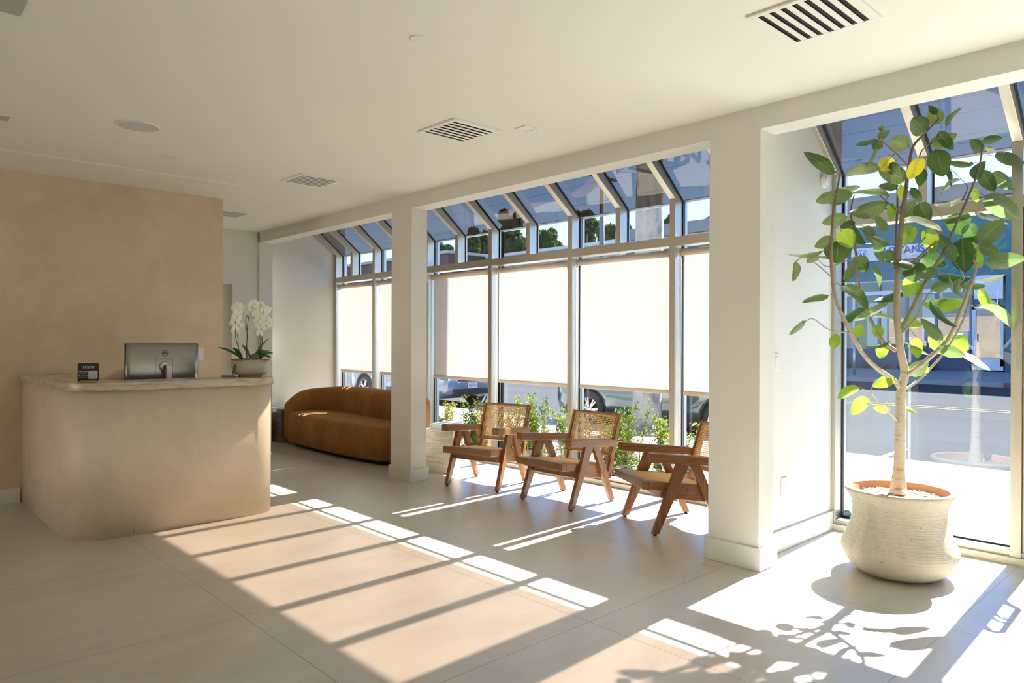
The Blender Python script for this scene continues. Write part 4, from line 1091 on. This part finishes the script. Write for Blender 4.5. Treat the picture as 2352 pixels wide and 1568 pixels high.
m.build('road_centre_line', m_line, kind='structure')
m = MB()
for x in (-10.6, -3.9, 3.0): m.hexa([(x, 10.4, zr(10.4)), (x+.1, 10.4, zr(10.4)), (x+.1, 12.0, zr(12)), (x, 12.0, zr(12)), (x, 10.4, zr(10.4)+.006), (x+.1, 10.4, zr(10.4)+.006), (x+.1, 12.0, zr(12)+.006), (x, 12.0, zr(12)+.006)])
m.build('parking_marks', m_linew, kind='structure')
m_fside = noisy('far_sidewalk', (.25, .25, .25), (.30, .30, .30), 1, .85, world=True)
m = MB(); m.hexa([(-160, 26, -.6), (60, 26, -.6), (60, 31.2, -.6), (-160, 31.2, -.6), (-160, 26, .10), (60, 26, .10), (60, 31.2, .25), (-160, 31.2, .25)])
m.build('far_sidewalk', m_fside, kind='structure')
MB().box(-5.59, 30, 25.96, 26.0, -.3, .095).build('red_kerb_paint', mat('red_kerb', (.20, .04, .05), .7), kind='structure')
MB().box(-190, 90, 31.2, 140, -.7, .2).build('far_ground', noisy('far_ground', (.16, .16, .13), (.26, .25, .21), .3, .9, world=True), kind='structure')
MB().box(-60, 30, -40, -4.6, -.5, -.05).build('rear_ground', m_conc, kind='structure')

MB().box(-26, 18, -14.4, -14, -.2, 3.7).build('added_bounce_wall', noisy('bounce_wall_warm', (.74, .58, .48), (.80, .63, .53), .6, .9, world=True), kind='structure')  # unseen wall added to bounce warm sunlight in through the rear opening
# --- storefront across the street
YFc = 31.0
sf = empty('storefront_building', (-9, 33, .2), label='teal painted storefront with a white hanging sign across the street', cat='building')
def rel(m_): return m_
m_teal = noisy('teal_paint', (.025, .115, .165), (.04, .15, .20), .5, .7, world=True); m_navy = mat('navy_paint', (.02, .05, .11), .6)
m_shop = mat('shop_interior_dark', (.012, .02, .035), .25); m_fr = mat('shop_white_frame', (.50, .54, .60), .5)
OF = TX((9, -33, -.2))
def part(name, boxes, mt):
    m = MB()
    for b_ in boxes: m.box(*b_, OF)
    return m.build(name, mt, sf)
part('upper_wall', [(-24, 16, YFc, 40, 3.85, 6.25)], m_teal)
part('side_wall', [(-6.62, 16, YFc, 40, 0, 3.85), (-24, -12.6, YFc, 40, 0, 3.85)], m_teal)
part('base_wall', [(-12.6, -7.75, YFc, YFc+.3, .1, 1.05), (-6.62, 16, YFc-.06, YFc, .1, 1.0)], m_navy)
part('parapet_band', [(-24, 16, YFc-.9, YFc-.6, 6.62, 7.2)], noisy('siding_grey', (.17, .17, .17), (.24, .24, .235), 2, .7, (.2, 1, 30), world=True))
part('roof_slab', [(-24, 16, YFc-.6, 40, 6.5, 6.62)], mat('roof_white', (.55, .55, .55), .6))
part('interior_back', [(-12.6, -6.62, 34, 34.1, 0, 3.85)], m_shop)
part('shop_floor', [(-12.6, -6.62, YFc+.1, 34, .1, .2)], m_navy)
part('shop_ceiling', [(-12.6, -6.62, YFc+.1, 34, 3.8, 3.85)], m_fr)
for x in (-12.0, -11.0, -9.95, -8.9, -7.72): part('window_post', [(x-.05, x+.05, YFc+.02, YFc+.12, 1.05, 3.85)], mat('post_blue', (.08, .15, .24), .5) if x > -11.5 else m_fr)
part('shop_window', [(-12.6, -7.75, YFc+.08, YFc+.09, 1.05, 3.85)], m_glass)
part('display_panel', [(-11.9, -11.1, 32.2, 32.25, 1.1, 3.0), (-9.8, -9.2, 32.4, 32.45, 1.3, 3.3)], m_fr)
part('display_shelf', [(-10.9, -9.95, 32, 32.4, 1.5, 1.56), (-10.9, -9.95, 32, 32.4, 2.2, 2.26), (-8.8, -7.9, 32, 32.4, 1.6, 1.66), (-8.8, -7.9, 32, 32.4, 2.4, 2.46)], mat('shelf', (.35, .38, .42), .3))
part('notice', [(-8.15, -7.8, YFc+.05, YFc+.07, 1.2, 1.75)], m_fr)
part('window_transom_band', [(-12.6, -8.0, YFc+.01, YFc+.07, 3.25, 3.42)], m_fr)
part('door_frame', [(-7.68, -7.56, YFc-.02, YFc+.1, .45, 2.68), (-6.78, -6.68, YFc-.02, YFc+.1, .45, 2.68), (-7.68, -6.68, YFc-.02, YFc+.1, 2.56, 2.68), (-7.68, -6.68, YFc-.02, YFc+.1, .3, .72)], m_fr)
part('door_glass', [(-7.56, -6.78, YFc+.04, YFc+.05, .72, 2.56)], m_glass)
part('door_pull', [(-7.56, -7.50, YFc-.06, YFc-.02, 1.35, 1.65)], m_fr)
part('white_panel', [(-7.62, -6.70, YFc-.02, YFc+.05, 2.95, 3.82)], m_fr)
t_ = text_mb('305 N', .25, OF @ TX((-7.16, YFc-.03, 2.80)) @ RX, .005, bold=.004); t_.build('street_number', mat('number_white', (.7, .72, .75), .5), sf)
part('header_behind_number', [(-7.68, -6.62, YFc, YFc+.1, 2.68, 2.95)], m_navy)
part('sign_board', [(-12.05, -9.02, YFc-.14, YFc-.06, 4.66, 5.22)], mat('sign_white', (.50, .54, .60), .5))
m_sb = mat('sign_blue', (.02, .09, .36), .5)
text_mb('AUTTANS', .40, OF @ TX((-10.15, YFc-.15, 5.0)) @ RX, .005, bold=.010).build('sign_lettering', m_sb, sf)
text_mb('Elegant     Furniture', .17, OF @ TX((-10.1, YFc-.15, 4.76)) @ RX, .003, shear=.3).build('sign_tagline', mat('sign_greytext', (.33, .37, .42), .5), sf)
m = MB(); Me = OF @ TX((-11.60, YFc-.145, 4.95)) @ RX
m.lathe([(.20, 0), (.20, .01), (.18, .01), (.18, 0)], n=32, M=Me, closed=True)
m.build('sign_emblem_ring', m_sb, sf)
text_mb('AA', .20, Me, .005, bold=.008).build('sign_emblem', m_sb, sf)
# shrubs along the storefront
def spiky(x, y, z, r_, n, lab, grp):
    m = MB(); q = random.Random(int(x*100))
    for i in range(n):
        a = q.uniform(0, 2*PI); e = q.uniform(.3, 1.3); d = Vector((math.cos(a)*math.cos(e), math.sin(a)*math.cos(e), math.sin(e))); s_ = Vector((-d.y, d.x, 0)).normalized()*.02
        p = d*r_*q.uniform(.7, 1); vs_ = [m.bm.verts.new(u) for u in (-s_, s_, s_*.8+p*.6+Vector((0, 0, .0)), p, -s_*.8+p*.6)]; m.face(vs_)
    o = m.build('agave', mat('agave_green', (.035, .07, .05), .6)); o.location = (x, y, z); tag(o, lab, 'plant', grp); return o
ag0 = None
for i, x in enumerate([-12.0, -11.4, -10.7, -10.1, -9.5, -8.9]):
    if ag0 is None: ag0 = spiky(0, 0, 0, .34, 40, '', ''); 
    o = ag0 if i == 0 else ag0.copy()
    if i: COL.objects.link(o)
    o.location = (x, 30.75, .22); o.rotation_euler = (0, 0, i*1.3); tag(o, 'spiky dark plant in the row at the foot of the teal storefront', 'plant', 'spiky plants along the storefront')
# parking meter on the far sidewalk
pmt = empty('parking_meter', Vector((at_y(1962, 868, 27.0).x, 27.0, .128)), label='grey parking meter post on the far sidewalk in front of the storefront', cat='parking meter')
MB().cyl((0, 0, 0), (0, 0, 1.25), .05, 10).build('meter_post', m_steel, pmt); MB().bbox(-.13, .13, -.1, .1, 1.25, 1.75, .05).build('meter_head', mat('meter_grey', (.3, .33, .36), .4), pmt)

# --- brick building and low roofs down the street
def bldg(name, x0, x1, y0, y1, z1, mt, lab, roofm, trim=None):
    o = empty(name, ((x0+x1)/2, (y0+y1)/2, 0), label=lab, cat='building')
    cx, cy_ = (x0+x1)/2, (y0+y1)/2
    MB().box(x0-cx, x1-cx, y0-cy_, y1-cy_, 0, z1).build('walls', mt, o)
    MB().box(x0-cx-.3, x1-cx+.3, y0-cy_-.3, y1-cy_+.3, z1, z1+.25).build('roof_edge', roofm, o)
    m = MB(); k = 0; x = x0+2
    while x < x1-2:
        w_ = MB(); w_.box(x-cx, x-cx+1.6, y0-cy_-.05, y0-cy_, 1.2, 3.4); w_.build('window', m_shop, o); x += 4.2; k += 1
        if k > 7: break
    return o
m_brick = mat('red_brick', (.12, .05, .04), .85)
v = coord(m_brick, (1, 1, 1), world=True); bt = N(m_brick, 'ShaderNodeTexBrick'); bt.inputs['Scale'].default_value = 1.6
mp_ = N(m_brick, 'ShaderNodeMapping'); mp_.inputs['Rotation'].default_value = (PI/2, 0, 0); L(m_brick, v, mp_.inputs[0]); L(m_brick, mp_.outputs[0], bt.inputs[0])
bt.inputs['Color1'].default_value = (.085, .045, .04, 1); bt.inputs['Color2'].default_value = (.12, .065, .055, 1); bt.inputs['Mortar'].default_value = (.06, .045, .04, 1)
L(m_brick, bt.outputs[0], bs(m_brick).inputs['Base Color'])
bldg('brick_building', -82, -48.5, 38, 50, 8.8, m_brick, 'dark red brick building far down the street at the left', mat('cap_grey', (.35, .33, .32), .7))
bldg('low_building', -47.6, -33, 42, 54, 8.6, noisy('stucco', (.28, .26, .23), (.34, .32, .29), 1, .8), 'low pale building with a flat roof under the far trees', mat('cap_white', (.45, .45, .45), .7))
bldg('plain_shop', -31, -24.6, 34, 44, 4.4, noisy('stucco2', (.22, .22, .22), (.28, .27, .26), 1, .8), 'plain grey shop between the far trees and the teal storefront', mat('cap_white2', (.4, .4, .4), .7))

# --- trees beyond
m_tleaf = [fabric('far_leaf_dark', (.035, .06, .022), .3), fabric('far_leaf_mid', (.06, .095, .03), .3)]
m_tbark = noisy('far_bark', (.10, .08, .06), (.20, .17, .13), 6, .9)
def tree(cx, Y, cz, rw, rh, n, leaf, lab, seed, kind=0, zb=.2):
    q = random.Random(seed); o = empty('street_tree', (cx, Y, zb), label=lab, cat='tree', group='trees beyond the street')
    m = MB()
    blobs = [(q.uniform(-.62, .62)*rw, q.uniform(-.5, .5)*rw, cz-zb+q.uniform(-.75, .75)*rh, q.uniform(.25, .48)) for _ in range(26 if kind == 0 else 18)]
    for i in range(n):
        b_ = q.choice(blobs); d = Vector((q.gauss(0, 1), q.gauss(0, 1), q.gauss(0, 1))).normalized(); rr = q.uniform(.65, 1)
        p = Vector((b_[0], b_[1], b_[2]))+Vector((d.x*rw, d.y*rw, d.z*rh*.9))*b_[3]*rr
        a = Vector((q.gauss(0, 1), q.gauss(0, 1), q.gauss(0, 1))).normalized(); b2 = a.orthogonal().normalized(); s_ = leaf*q.uniform(.6, 1.3)
        m.mi = 0 if q.random() < .6 else 1
        m.face([m.bm.verts.new(p+a*s_), m.bm.verts.new(p+b2*s_*.6), m.bm.verts.new(p-a*s_), m.bm.verts.new(p-b2*s_*.6)])
    m.build('crown', m_tleaf, o)
    m = MB(); m.tube([(0, 0, 0), (.2, 0, (cz-zb)*.5), (0, 0, cz-zb)], [.35, .28, .12], 8)
    for b_ in blobs[:7]: m.tube([(.1, 0, (cz-zb)*.55), ((b_[0])*.6, b_[1]*.6, (b_[2]+(cz-zb)*.55)/2), b_[:3]], [.16, .1, .04], 6)
    m.build('trunk', m_tbark, o)
TR = [(1018, 588, 26, 24, 'small yellowish tree above the brick building'), (1086, 560, 17, 36, 'tall narrow dark tree, left one of a pair'), (1112, 565, 15, 30, 'narrow dark tree, right one of a pair'),
      (1178, 540, 36, 52, 'largest leafy green tree in the upper left windows'), (1262, 558, 34, 30, 'round airy tree left of the tall street lamp pole'), (1345, 530, 28, 42, 'airy eucalyptus tree beside the utility pole'),
      (1396, 560, 24, 36, 'dark bushy tree right of the utility pole'), (1446, 555, 18, 40, 'dark tree partly behind the palm trunk, left side'), (1532, 545, 20, 44, 'dark tree partly behind the palm trunk, right side'),
      (1590, 575, 20, 14, 'low tree top seen right of the palm trunk'), (1636, 530, 16, 30, 'dark tree cut off by the thick column')]
for i, (px, py, rw_, rh_, lab) in enumerate(TR):
    Y = 56+(i % 3)*2.5; c_ = at_y(px, py, Y); dist = (c_-Vector((0, 0, CAMH))).length; k = dist/FPX
    tree(c_.x, Y, c_.z, rw_*k*1.05, rh_*k*1.1, 2600 if rw_ > 20 else 1500, .42, lab, i+5, kind=i % 2)

# utility pole with wires
c_ = at_y(1382, 600, 27.5)
up = empty('utility_pole', (c_.x, 27.5, .1), label='slim grey utility pole on the far side of the street', cat='pole')
MB().cyl((0, 0, 0), (0, 0, 11), .16, 12, .11).build('pole', mat('pole_grey', (.16, .17, .19), .7), up)
m = MB(); m.box(-.06, .06, -1.1, 1.1, 9.3, 9.42); m.build('crossarm', bpy.data.materials['pole_grey'], up)
m = MB()
for (y, z) in ((26.5, 9.6), (28.4, 9.6), (27.4, 8.3)):
    m.tube([(x, y, z-.0+((x+22) % 40-20)**2*.0008-.3) for x in range(-120, 60, 6)], .006, 4)
wr = tag(m.build('overhead_wires', mat('wire', (.10, .12, .16), .6)), 'thin overhead wires running along the far side of the street', 'wires')

# palm tree close to the kerb
PT = Vector((-7.17, 9.86, zsw(9.86)))
palm = empty('palm_tree', PT, label='thick grey palm trunk rising behind the window blinds', cat='tree')
m_palm = mat('palm_bark', (.3, .28, .26), .85)
n1 = noise(m_palm, coord(m_palm, (3, 3, 1)), 2.2, 6, .7, .4); n2 = noise(m_palm, coord(m_palm, (2, 2, 30)), 2, 3)
c = ramp(m_palm, n1, [(.38, (.16, .145, .13)), (.47, (.30, .275, .25)), (.7, (.40, .375, .345))])
L(m_palm, c, bs(m_palm).inputs['Base Color']); bump(m_palm, math_(m_palm, 'ADD', n1, n2), .5, .02)
MB().tube([(0, 0, -.05), (0, 0, .12), (0, 0, .3), (0, 0, .9), (.02, 0, 2.5), (.05, 0, 5), (.1, 0, 7.5), (.1, 0, 9)], [.33, .275, .25, .235, .235, .225, .21, .20], 20).tube([(.1, 0, 8.9), (.1, 0, 15)], .2, 20).build('trunk', m_palm, palm)
m = MB(); q = random.Random(4)
for i in range(34):
    a = i*2.4; el = q.uniform(-.2, 1.1); P = []
    for j in range(9):
        t = j/8; rr = 2.6*t; P.append(Vector((.1+math.cos(a)*rr*math.cos(el*.6), math.sin(a)*rr*math.cos(el*.6), 15+rr*math.sin(el)-1.9*t*t)))
    m.tube(P, .02, 4)
    for j in range(1, 9):
        for s_ in (-1, 1):
            for k in (0, .5):
                p = P[j-1].lerp(P[j], k); d = (P[j]-P[j-1]).normalized(); e = d.cross(Vector((0, 0, 1))).normalized()*s_; L_ = .75*math.sin(PI*(j-.3+k)/9.5)
                m.face([m.bm.verts.new(p), m.bm.verts.new(p+d*.05), m.bm.verts.new(p+e*L_+d*L_*.4-Vector((0, 0, .25*L_)))])
m.build('fronds', m_tleaf[1], palm)
m = MB(); q = random.Random(8)
for i in range(420):
    a = q.uniform(0, 2*PI); r_ = q.uniform(.22, .62); s_ = q.uniform(.04, .13); p = Vector((r_*math.cos(a), r_*math.sin(a), .15*(1-r_/.7)+q.uniform(0, .05)))
    d = Vector((q.gauss(0, 1), q.gauss(0, 1), q.gauss(.4, .6))).normalized()*s_; m.tube([p-d, p+d*.2+Vector((0, 0, .015)), p+d], .0035, 3)
m.lathe([(.66, 0), (.5, .06), (.25, .16), (.01, .2)], (0, 0, -.02), 20)
m.build('dry_root_mulch', noisy('mulch', (.26, .20, .16), (.50, .43, .38), 18, .95), palm, kind='stuff')

# hedge shrubs just outside the glass
m_hl = [fabric('shrub_leaf_a', (.16, .23, .035), .45), fabric('shrub_leaf_b', (.26, .33, .055), .5), fabric('shrub_leaf_c', (.07, .12, .025), .4)]
m_hs = mat('shrub_stem', (.16, .11, .06), .8)
def shrub(name, h, w_, seed, stems=9):
    q = random.Random(seed); m = MB(); st_ = MB()
    for s in range(stems):
        a = q.uniform(0, 2*PI); lean = q.uniform(0, .32); hh = h*q.uniform(.55, 1) if s else h
        base = Vector((q.uniform(-.5, .5)*w_*.5, q.uniform(-.5, .5)*w_*.5, 0))
        P = [base+Vector((math.cos(a)*lean*w_*(t**1.3)+q.uniform(-.01, .01), math.sin(a)*lean*w_*t**1.3, hh*t)) for t in [i/8 for i in range(9)]]
        st_.tube(P, [.007-.005*i/8 for i in range(9)], 4)
        for i in range(1, 9):
            for _ in range(9):
                p = P[i-1].lerp(P[i], q.random()); d = Vector((q.gauss(0, 1), q.gauss(0, 1), q.gauss(.5, .7))).normalized(); L_ = (.05+.09*(1-i/9))*q.uniform(.5, 1.2)
                e = p+d*L_
                if q.random() < .3: st_.tube([p, e], .0018, 3)
                for k in range(3):
                    c_ = p.lerp(e, .35+.3*k)+Vector((q.gauss(0, .008), q.gauss(0, .008), q.gauss(0, .008))); u = Vector((q.gauss(0, 1), q.gauss(0, 1), q.gauss(0, 1))).normalized(); v_ = u.orthogonal().normalized(); s_ = q.uniform(.007, .013)
                    m.mi = q.choice((0, 0, 1, 1, 2)); m.face([m.bm.verts.new(c_+u*s_*1.3), m.bm.verts.new(c_+v_*s_), m.bm.verts.new(c_-u*s_*1.1), m.bm.verts.new(c_-v_*s_)])
    o = empty(name); m.build('foliage', m_hl, o); st_.build('stems', m_hs, o); return o
HS = [(-7.6, 5.95, .50), (-7.15, 6.05, .60), (-6.75, 5.9, .52), (-6.3, 6.0, .66), (-5.85, 5.9, .70), (-5.55, 6.15, .64), (-5.2, 5.85, .46), (-4.85, 6.0, .52), (-4.5, 5.85, .72), (-4.15, 6.0, .60), (-3.85, 5.85, .55)]
HL = ['low yellowish shrub outside the glass just right of the slim pillar', 'shrub outside above the left armrest of the leftmost armchair', 'shrub seen through the left part of the leftmost armchair cane back', 'shrub seen at the right edge of the leftmost armchair cane back',
      'tall bright shrub between the leftmost and middle armchair backs', 'shrub outside just left of the middle armchair back', 'low shrub seen through the left of the middle armchair cane back', 'shrub seen through the right of the middle armchair cane back',
      'tall bright shrub directly right of the middle armchair back', 'shrub in front of the palm trunk base', 'shrub between the palm trunk and the right-hand armchair back']
protos = [shrub('shrub', .62, .42, 21, 10), shrub('shrub', .62, .46, 22, 11), shrub('shrub', .62, .40, 23, 9)]
used = set()
for i, (x, y, h) in enumerate(HS):
    p = protos[i % 3]
    o = p if (i % 3) not in used else copy_tree(p); used.add(i % 3)
    o.location = (x, y, -.06); o.rotation_euler = (0, 0, i*1.7); o.scale = (1, 1, (h+.06)/.62)
    tag(o, HL[i], 'shrub', 'shrubs outside the windows')

# ------------------------------------------------------------------ parked cars
def car(name, X0, YC, zg, col, lab, L_=4.75, W=1.90, H=1.62, wr=.36, wbf=.92, wbr=1.0, suv=True, plate=None, spokes=5):
    """faces +x ; X0 = front bumper x ; YC centre y"""
    o = empty(name, (X0-L_/2, YC, zg), label=lab, cat='car')
    body = mat('car_paint_'+name, col, .25, .35, coat=1.0); gl_ = mat('car_glass', (.02, .03, .035), .05); pl = mat('car_trim', (.02, .022, .026), .5)
    hw = W/2; xf = L_/2; xr = -L_/2
    xw1, xw0 = xf-wbf, xr+wbr
    # lower body as lofted sections along x with arches cut by raising the underside near wheels
    xs = sorted(set([xr, xr+.05, xr+.15, xr+.35]+[xw0+wr*1.18*math.cos(PI*i/10) for i in range(11)]+[xw1+wr*1.18*math.cos(PI*i/10) for i in range(11)]+[-.6, 0, .5, xf-.3, xf-.14, xf-.05, xf]))
    def under(x):
        z = .23
        for c0 in (xw0, xw1):
            d = abs(x-c0); ra = wr*1.18
            if d < ra: z = max(z, wr+math.sqrt(max(ra*ra-d*d, 0)))
        return z
    def prof(x):
        # returns (halfwidth factor, belt z, hood z)
        e = min(x-xr, xf-x); k = min(1, e/.45); wk = 1-.20*(1-k)**2
        belt = 1.02-.06*max(0, (x-.6)/1.8); top = belt+.05
        if x > xf-1.05: t = (x-(xf-1.05))/1.05; top = belt+.05-.20*t**2.2; belt = belt-.14*t**2
        if x < xr+.25: top = belt+.05-.1*(1-(x-xr)/.25)
        lowz = .23+(.16*(1-min(1, (xf-x)/.35)) if x > 0 else .2*(1-min(1, (x-xr)/.3)))
        return wk, belt, top, lowz
    secs = []
    for x in xs:
        wk, belt, top, lowz = prof(x); h = hw*wk; u = max(under(x), lowz)
        side = [(h*.97, u), (h*1.0, max(u+.01, .48)), (h*1.0, max(u+.02, .70)), (h*.985, max(u+.03, .86)), (h*.95, belt), (h*.80, top), (h*.4, top+.03)]
        P = [(-y, z) for y, z in side][::1]
        ring = [Vector((x, -a, b_)) for a, b_ in side] + [Vector((x, a, b_)) for a, b_ in side[::-1]]
        secs.append(ring)
    m = MB(); m.sections(secs, sm=True); m.build('body', body, o, autosm=True)
    # greenhouse
    def gh(z, inset, xa, xb): return [Vector((xa, -hw+inset, z)), Vector((xb, -hw+inset, z)), Vector((xb, hw-inset, z)), Vector((xa, hw-inset, z))]
    zt = H
    m = MB(); m.sections([gh(1.0, .10, xr+.22, xf-1.05), gh(1.22, .17, xr+.30, xf-1.42), gh(zt-.1, .28, xr+.55, xf-2.0), gh(zt-.04, .30, xr+.6, xf-2.1)], sm=False); m.build('windows', gl_, o)
    m = MB(); m.sections([gh(zt-.11, .265, xr+.52, xf-1.98), gh(zt-.03, .28, xr+.58, xf-2.08), gh(zt, .42, xr+.8, xf-2.3)], sm=True); m.build('roof', body, o)
    for xx in (xr+1.3, xr+2.35): 
        m = MB()
        for s_ in (-1, 1): m.hexa([(xx-.05, s_*(hw-.095), 1.0), (xx+.05, s_*(hw-.095), 1.0), (xx+.05, s_*(hw-.13), 1.0), (xx-.05, s_*(hw-.13), 1.0), (xx-.05, s_*(hw-.26), zt-.1), (xx+.05, s_*(hw-.26), zt-.1), (xx+.05, s_*(hw-.32), zt-.1), (xx-.05, s_*(hw-.32), zt-.1)])
        m.build('pillar', body, o)
    m = MB(); 
    for s_ in (-1, 1): m.box(xw0+wr*1.25, xw1-wr*1.25, s_*hw*.99-.02, s_*hw*.99+.02, .22, .36)
    m.build('side_sill', pl, o)
    # arches and wheels
    rim = mat('alloy', (.55, .55, .56), .3, .9); ty = mat('tyre', (.02, .02, .022), .7)
    for xw in (xw0, xw1):
        for s_ in (-1, 1):
            m = MB(); m.lathe([(wr*.66, -.02), (wr*.80, 0), (wr*.95, .01), (wr, .04), (wr, .19), (wr*.95, .22), (wr*.66, .22)], n=36, M=TX((xw, s_*(hw-.01), wr)) @ Matrix.Rotation(s_*PI/2, 4, 'X'), closed=True); wl = m.build('wheel', ty, o)
            m = MB(); Mw = TX((xw, s_*(hw-.01), wr)) @ Matrix.Rotation(s_*PI/2, 4, 'X')
            m.lathe([(wr*.70, -.012), (wr*.66, -.02), (wr*.62, .0), (wr*.62, .1), (wr*.66, .1)], n=36, M=Mw, closed=True)
            for k in range(spokes):
                for dl in (-.13, .13):
                    a = 2*PI*k/spokes+dl; m.box(wr*.12, wr*.66, -.014, .014, -.005, .02, Mw @ Matrix.Rotation(a, 4, 'Z'))
            m.lathe([(.001, -.01), (wr*.17, -.01), (wr*.19, .02)], n=20, M=Mw)
            m.build('rim', rim, wl)
            m = MB(); m.lathe([(.02, .08), (wr*.62, .085)], n=30, M=Mw); m.build('brake_disc', pl, wl)
    # dark inner wheel arches / floor
    MB().box(xr+.4, xf-.4, -hw+.26, hw-.26, .25, .9).build('underbody', pl, o)
    m = MB()
    for xw in (xw0, xw1):
        for s_ in (-1, 1): m.lathe([(wr*1.20, 0), (wr*1.20, .015), (wr*1.12, .015), (wr*1.12, 0)], n=40, M=TX((xw, s_*(hw*1.0-.005), wr)) @ Matrix.Rotation(s_*PI/2, 4, 'X'), closed=True)
    m.build('arch_trim', pl, o)
    # front end: grille, intake, fog lamps, head lamps, plate
    xq = xf
    m = MB(); m.bbox(xq-.06, xq+.012, -.62, .62, .335, .50, .03); m.build('lower_intake', pl, o)
    m = MB(); m.hexa([(xq-.05, -.45, .66), (xq+.015, -.42, .66), (xq+.015, .42, .66), (xq-.05, .45, .66), (xq-.09, -.62, .84), (xq-.02, -.60, .84), (xq-.02, .60, .84), (xq-.09, .62, .84)]); m.build('grille', pl, o)
    m = MB(); m.hexa([(xq-.02, -.44, .645), (xq+.022, -.42, .645), (xq+.022, .42, .645), (xq-.02, .44, .645), (xq-.02, -.44, .662), (xq+.022, -.42, .662), (xq+.022, .42, .662), (xq-.02, .44, .662)])
    for z in (.72, .78): m.box(xq-.03, xq+.006, -.5, .5, z, z+.018)
    for s_ in (-1, 1):
        m.hexa([(xq-.03, s_*.43, .65), (xq+.018, s_*.43, .65), (xq+.018, s_*.46, .665), (xq-.03, s_*.46, .665), (xq-.10, s_*.66, .86), (xq-.02, s_*.64, .86), (xq-.02, s_*.67, .86), (xq-.10, s_*.69, .86)])
    m.build('chrome_trim', m_chrome, o)
    for s_ in (-1, 1):
        m = MB(); m.hexa([(xq-.20, s_*.60, .42), (xq-.005, s_*.55, .42), (xq-.10, s_*.82, .40), (xq-.22, s_*.84, .40), (xq-.20, s_*.66, .60), (xq-.02, s_*.62, .60), (xq-.12, s_*.84, .60), (xq-.25, s_*.86, .60)]); m.build('fog_lamp_recess', pl, o)
        m = MB(); m.lathe([(.001, 0), (.045, 0), (.05, -.02)], n=20, M=TX((xq-.02, s_*.73, .46)) @ MR); m.build('fog_lamp', m_chrome, o)
        m = MB(); m.hexa([(xq-.35, s_*.60, .74), (xq-.08, s_*.60, .72), (xq-.20, s_*.86, .74), (xq-.40, s_*.86, .76), (xq-.38, s_*.62, .88), (xq-.14, s_*.62, .86), (xq-.30, s_*.85, .90), (xq-.45, s_*.84, .90)]); m.build('head_lamp', mat('lamp_lens', (.55, .6, .65), .1), o)
        m = MB(); m.bbox(xr-.01, xr+.16, s_*hw*.62-.14, s_*hw*.62+.14, .72, .98, .03); m.build('tail_lamp', mat('tail_red', (.25, .02, .02), .2), o)
    m = MB(); m.bbox(xr-.02, xr+.1, -.7, .7, .40, .58, .03); m.build('rear_bumper', pl, o)
    m = MB()
    for s_ in (-1, 1): m.bbox(xf-1.75, xf-1.58, s_*(hw+.02)-.10, s_*(hw+.02)+.10, 1.02, 1.15, .03)
    m.build('mirrors', body, o)
    if plate:
        MB().bbox(xq+.012, xq+.022, -.155, .155, .50, .655, .003).build('licence_plate', mat('plate_white', (.62, .62, .62), .5), o)
        text_mb(plate, .10, TX((xq+.0225, 0, .565)) @ RZp @ RX, .0005, sx=.62, bold=.001).build('plate_number', m_logo, o)
        text_mb('California', .028, TX((xq+.0225, 0, .632)) @ RZp @ RX, .0005, shear=.3).build('plate_state', mat('plate_red', (.35, .05, .05), .5), o)
    return o
car('parked_suv', -5.2, 11.38, zr(10.8), (.055, .085, .085), 'dark grey-green SUV parked right behind the palm trunk', plate=None, spokes=7)
car('parked_hatchback', -13.5, 11.34, zr(10.8), (.13, .17, .24), 'blue-grey car parked behind the SUV, its front and plate facing right', L_=4.45, H=1.55, plate='8EYX775')
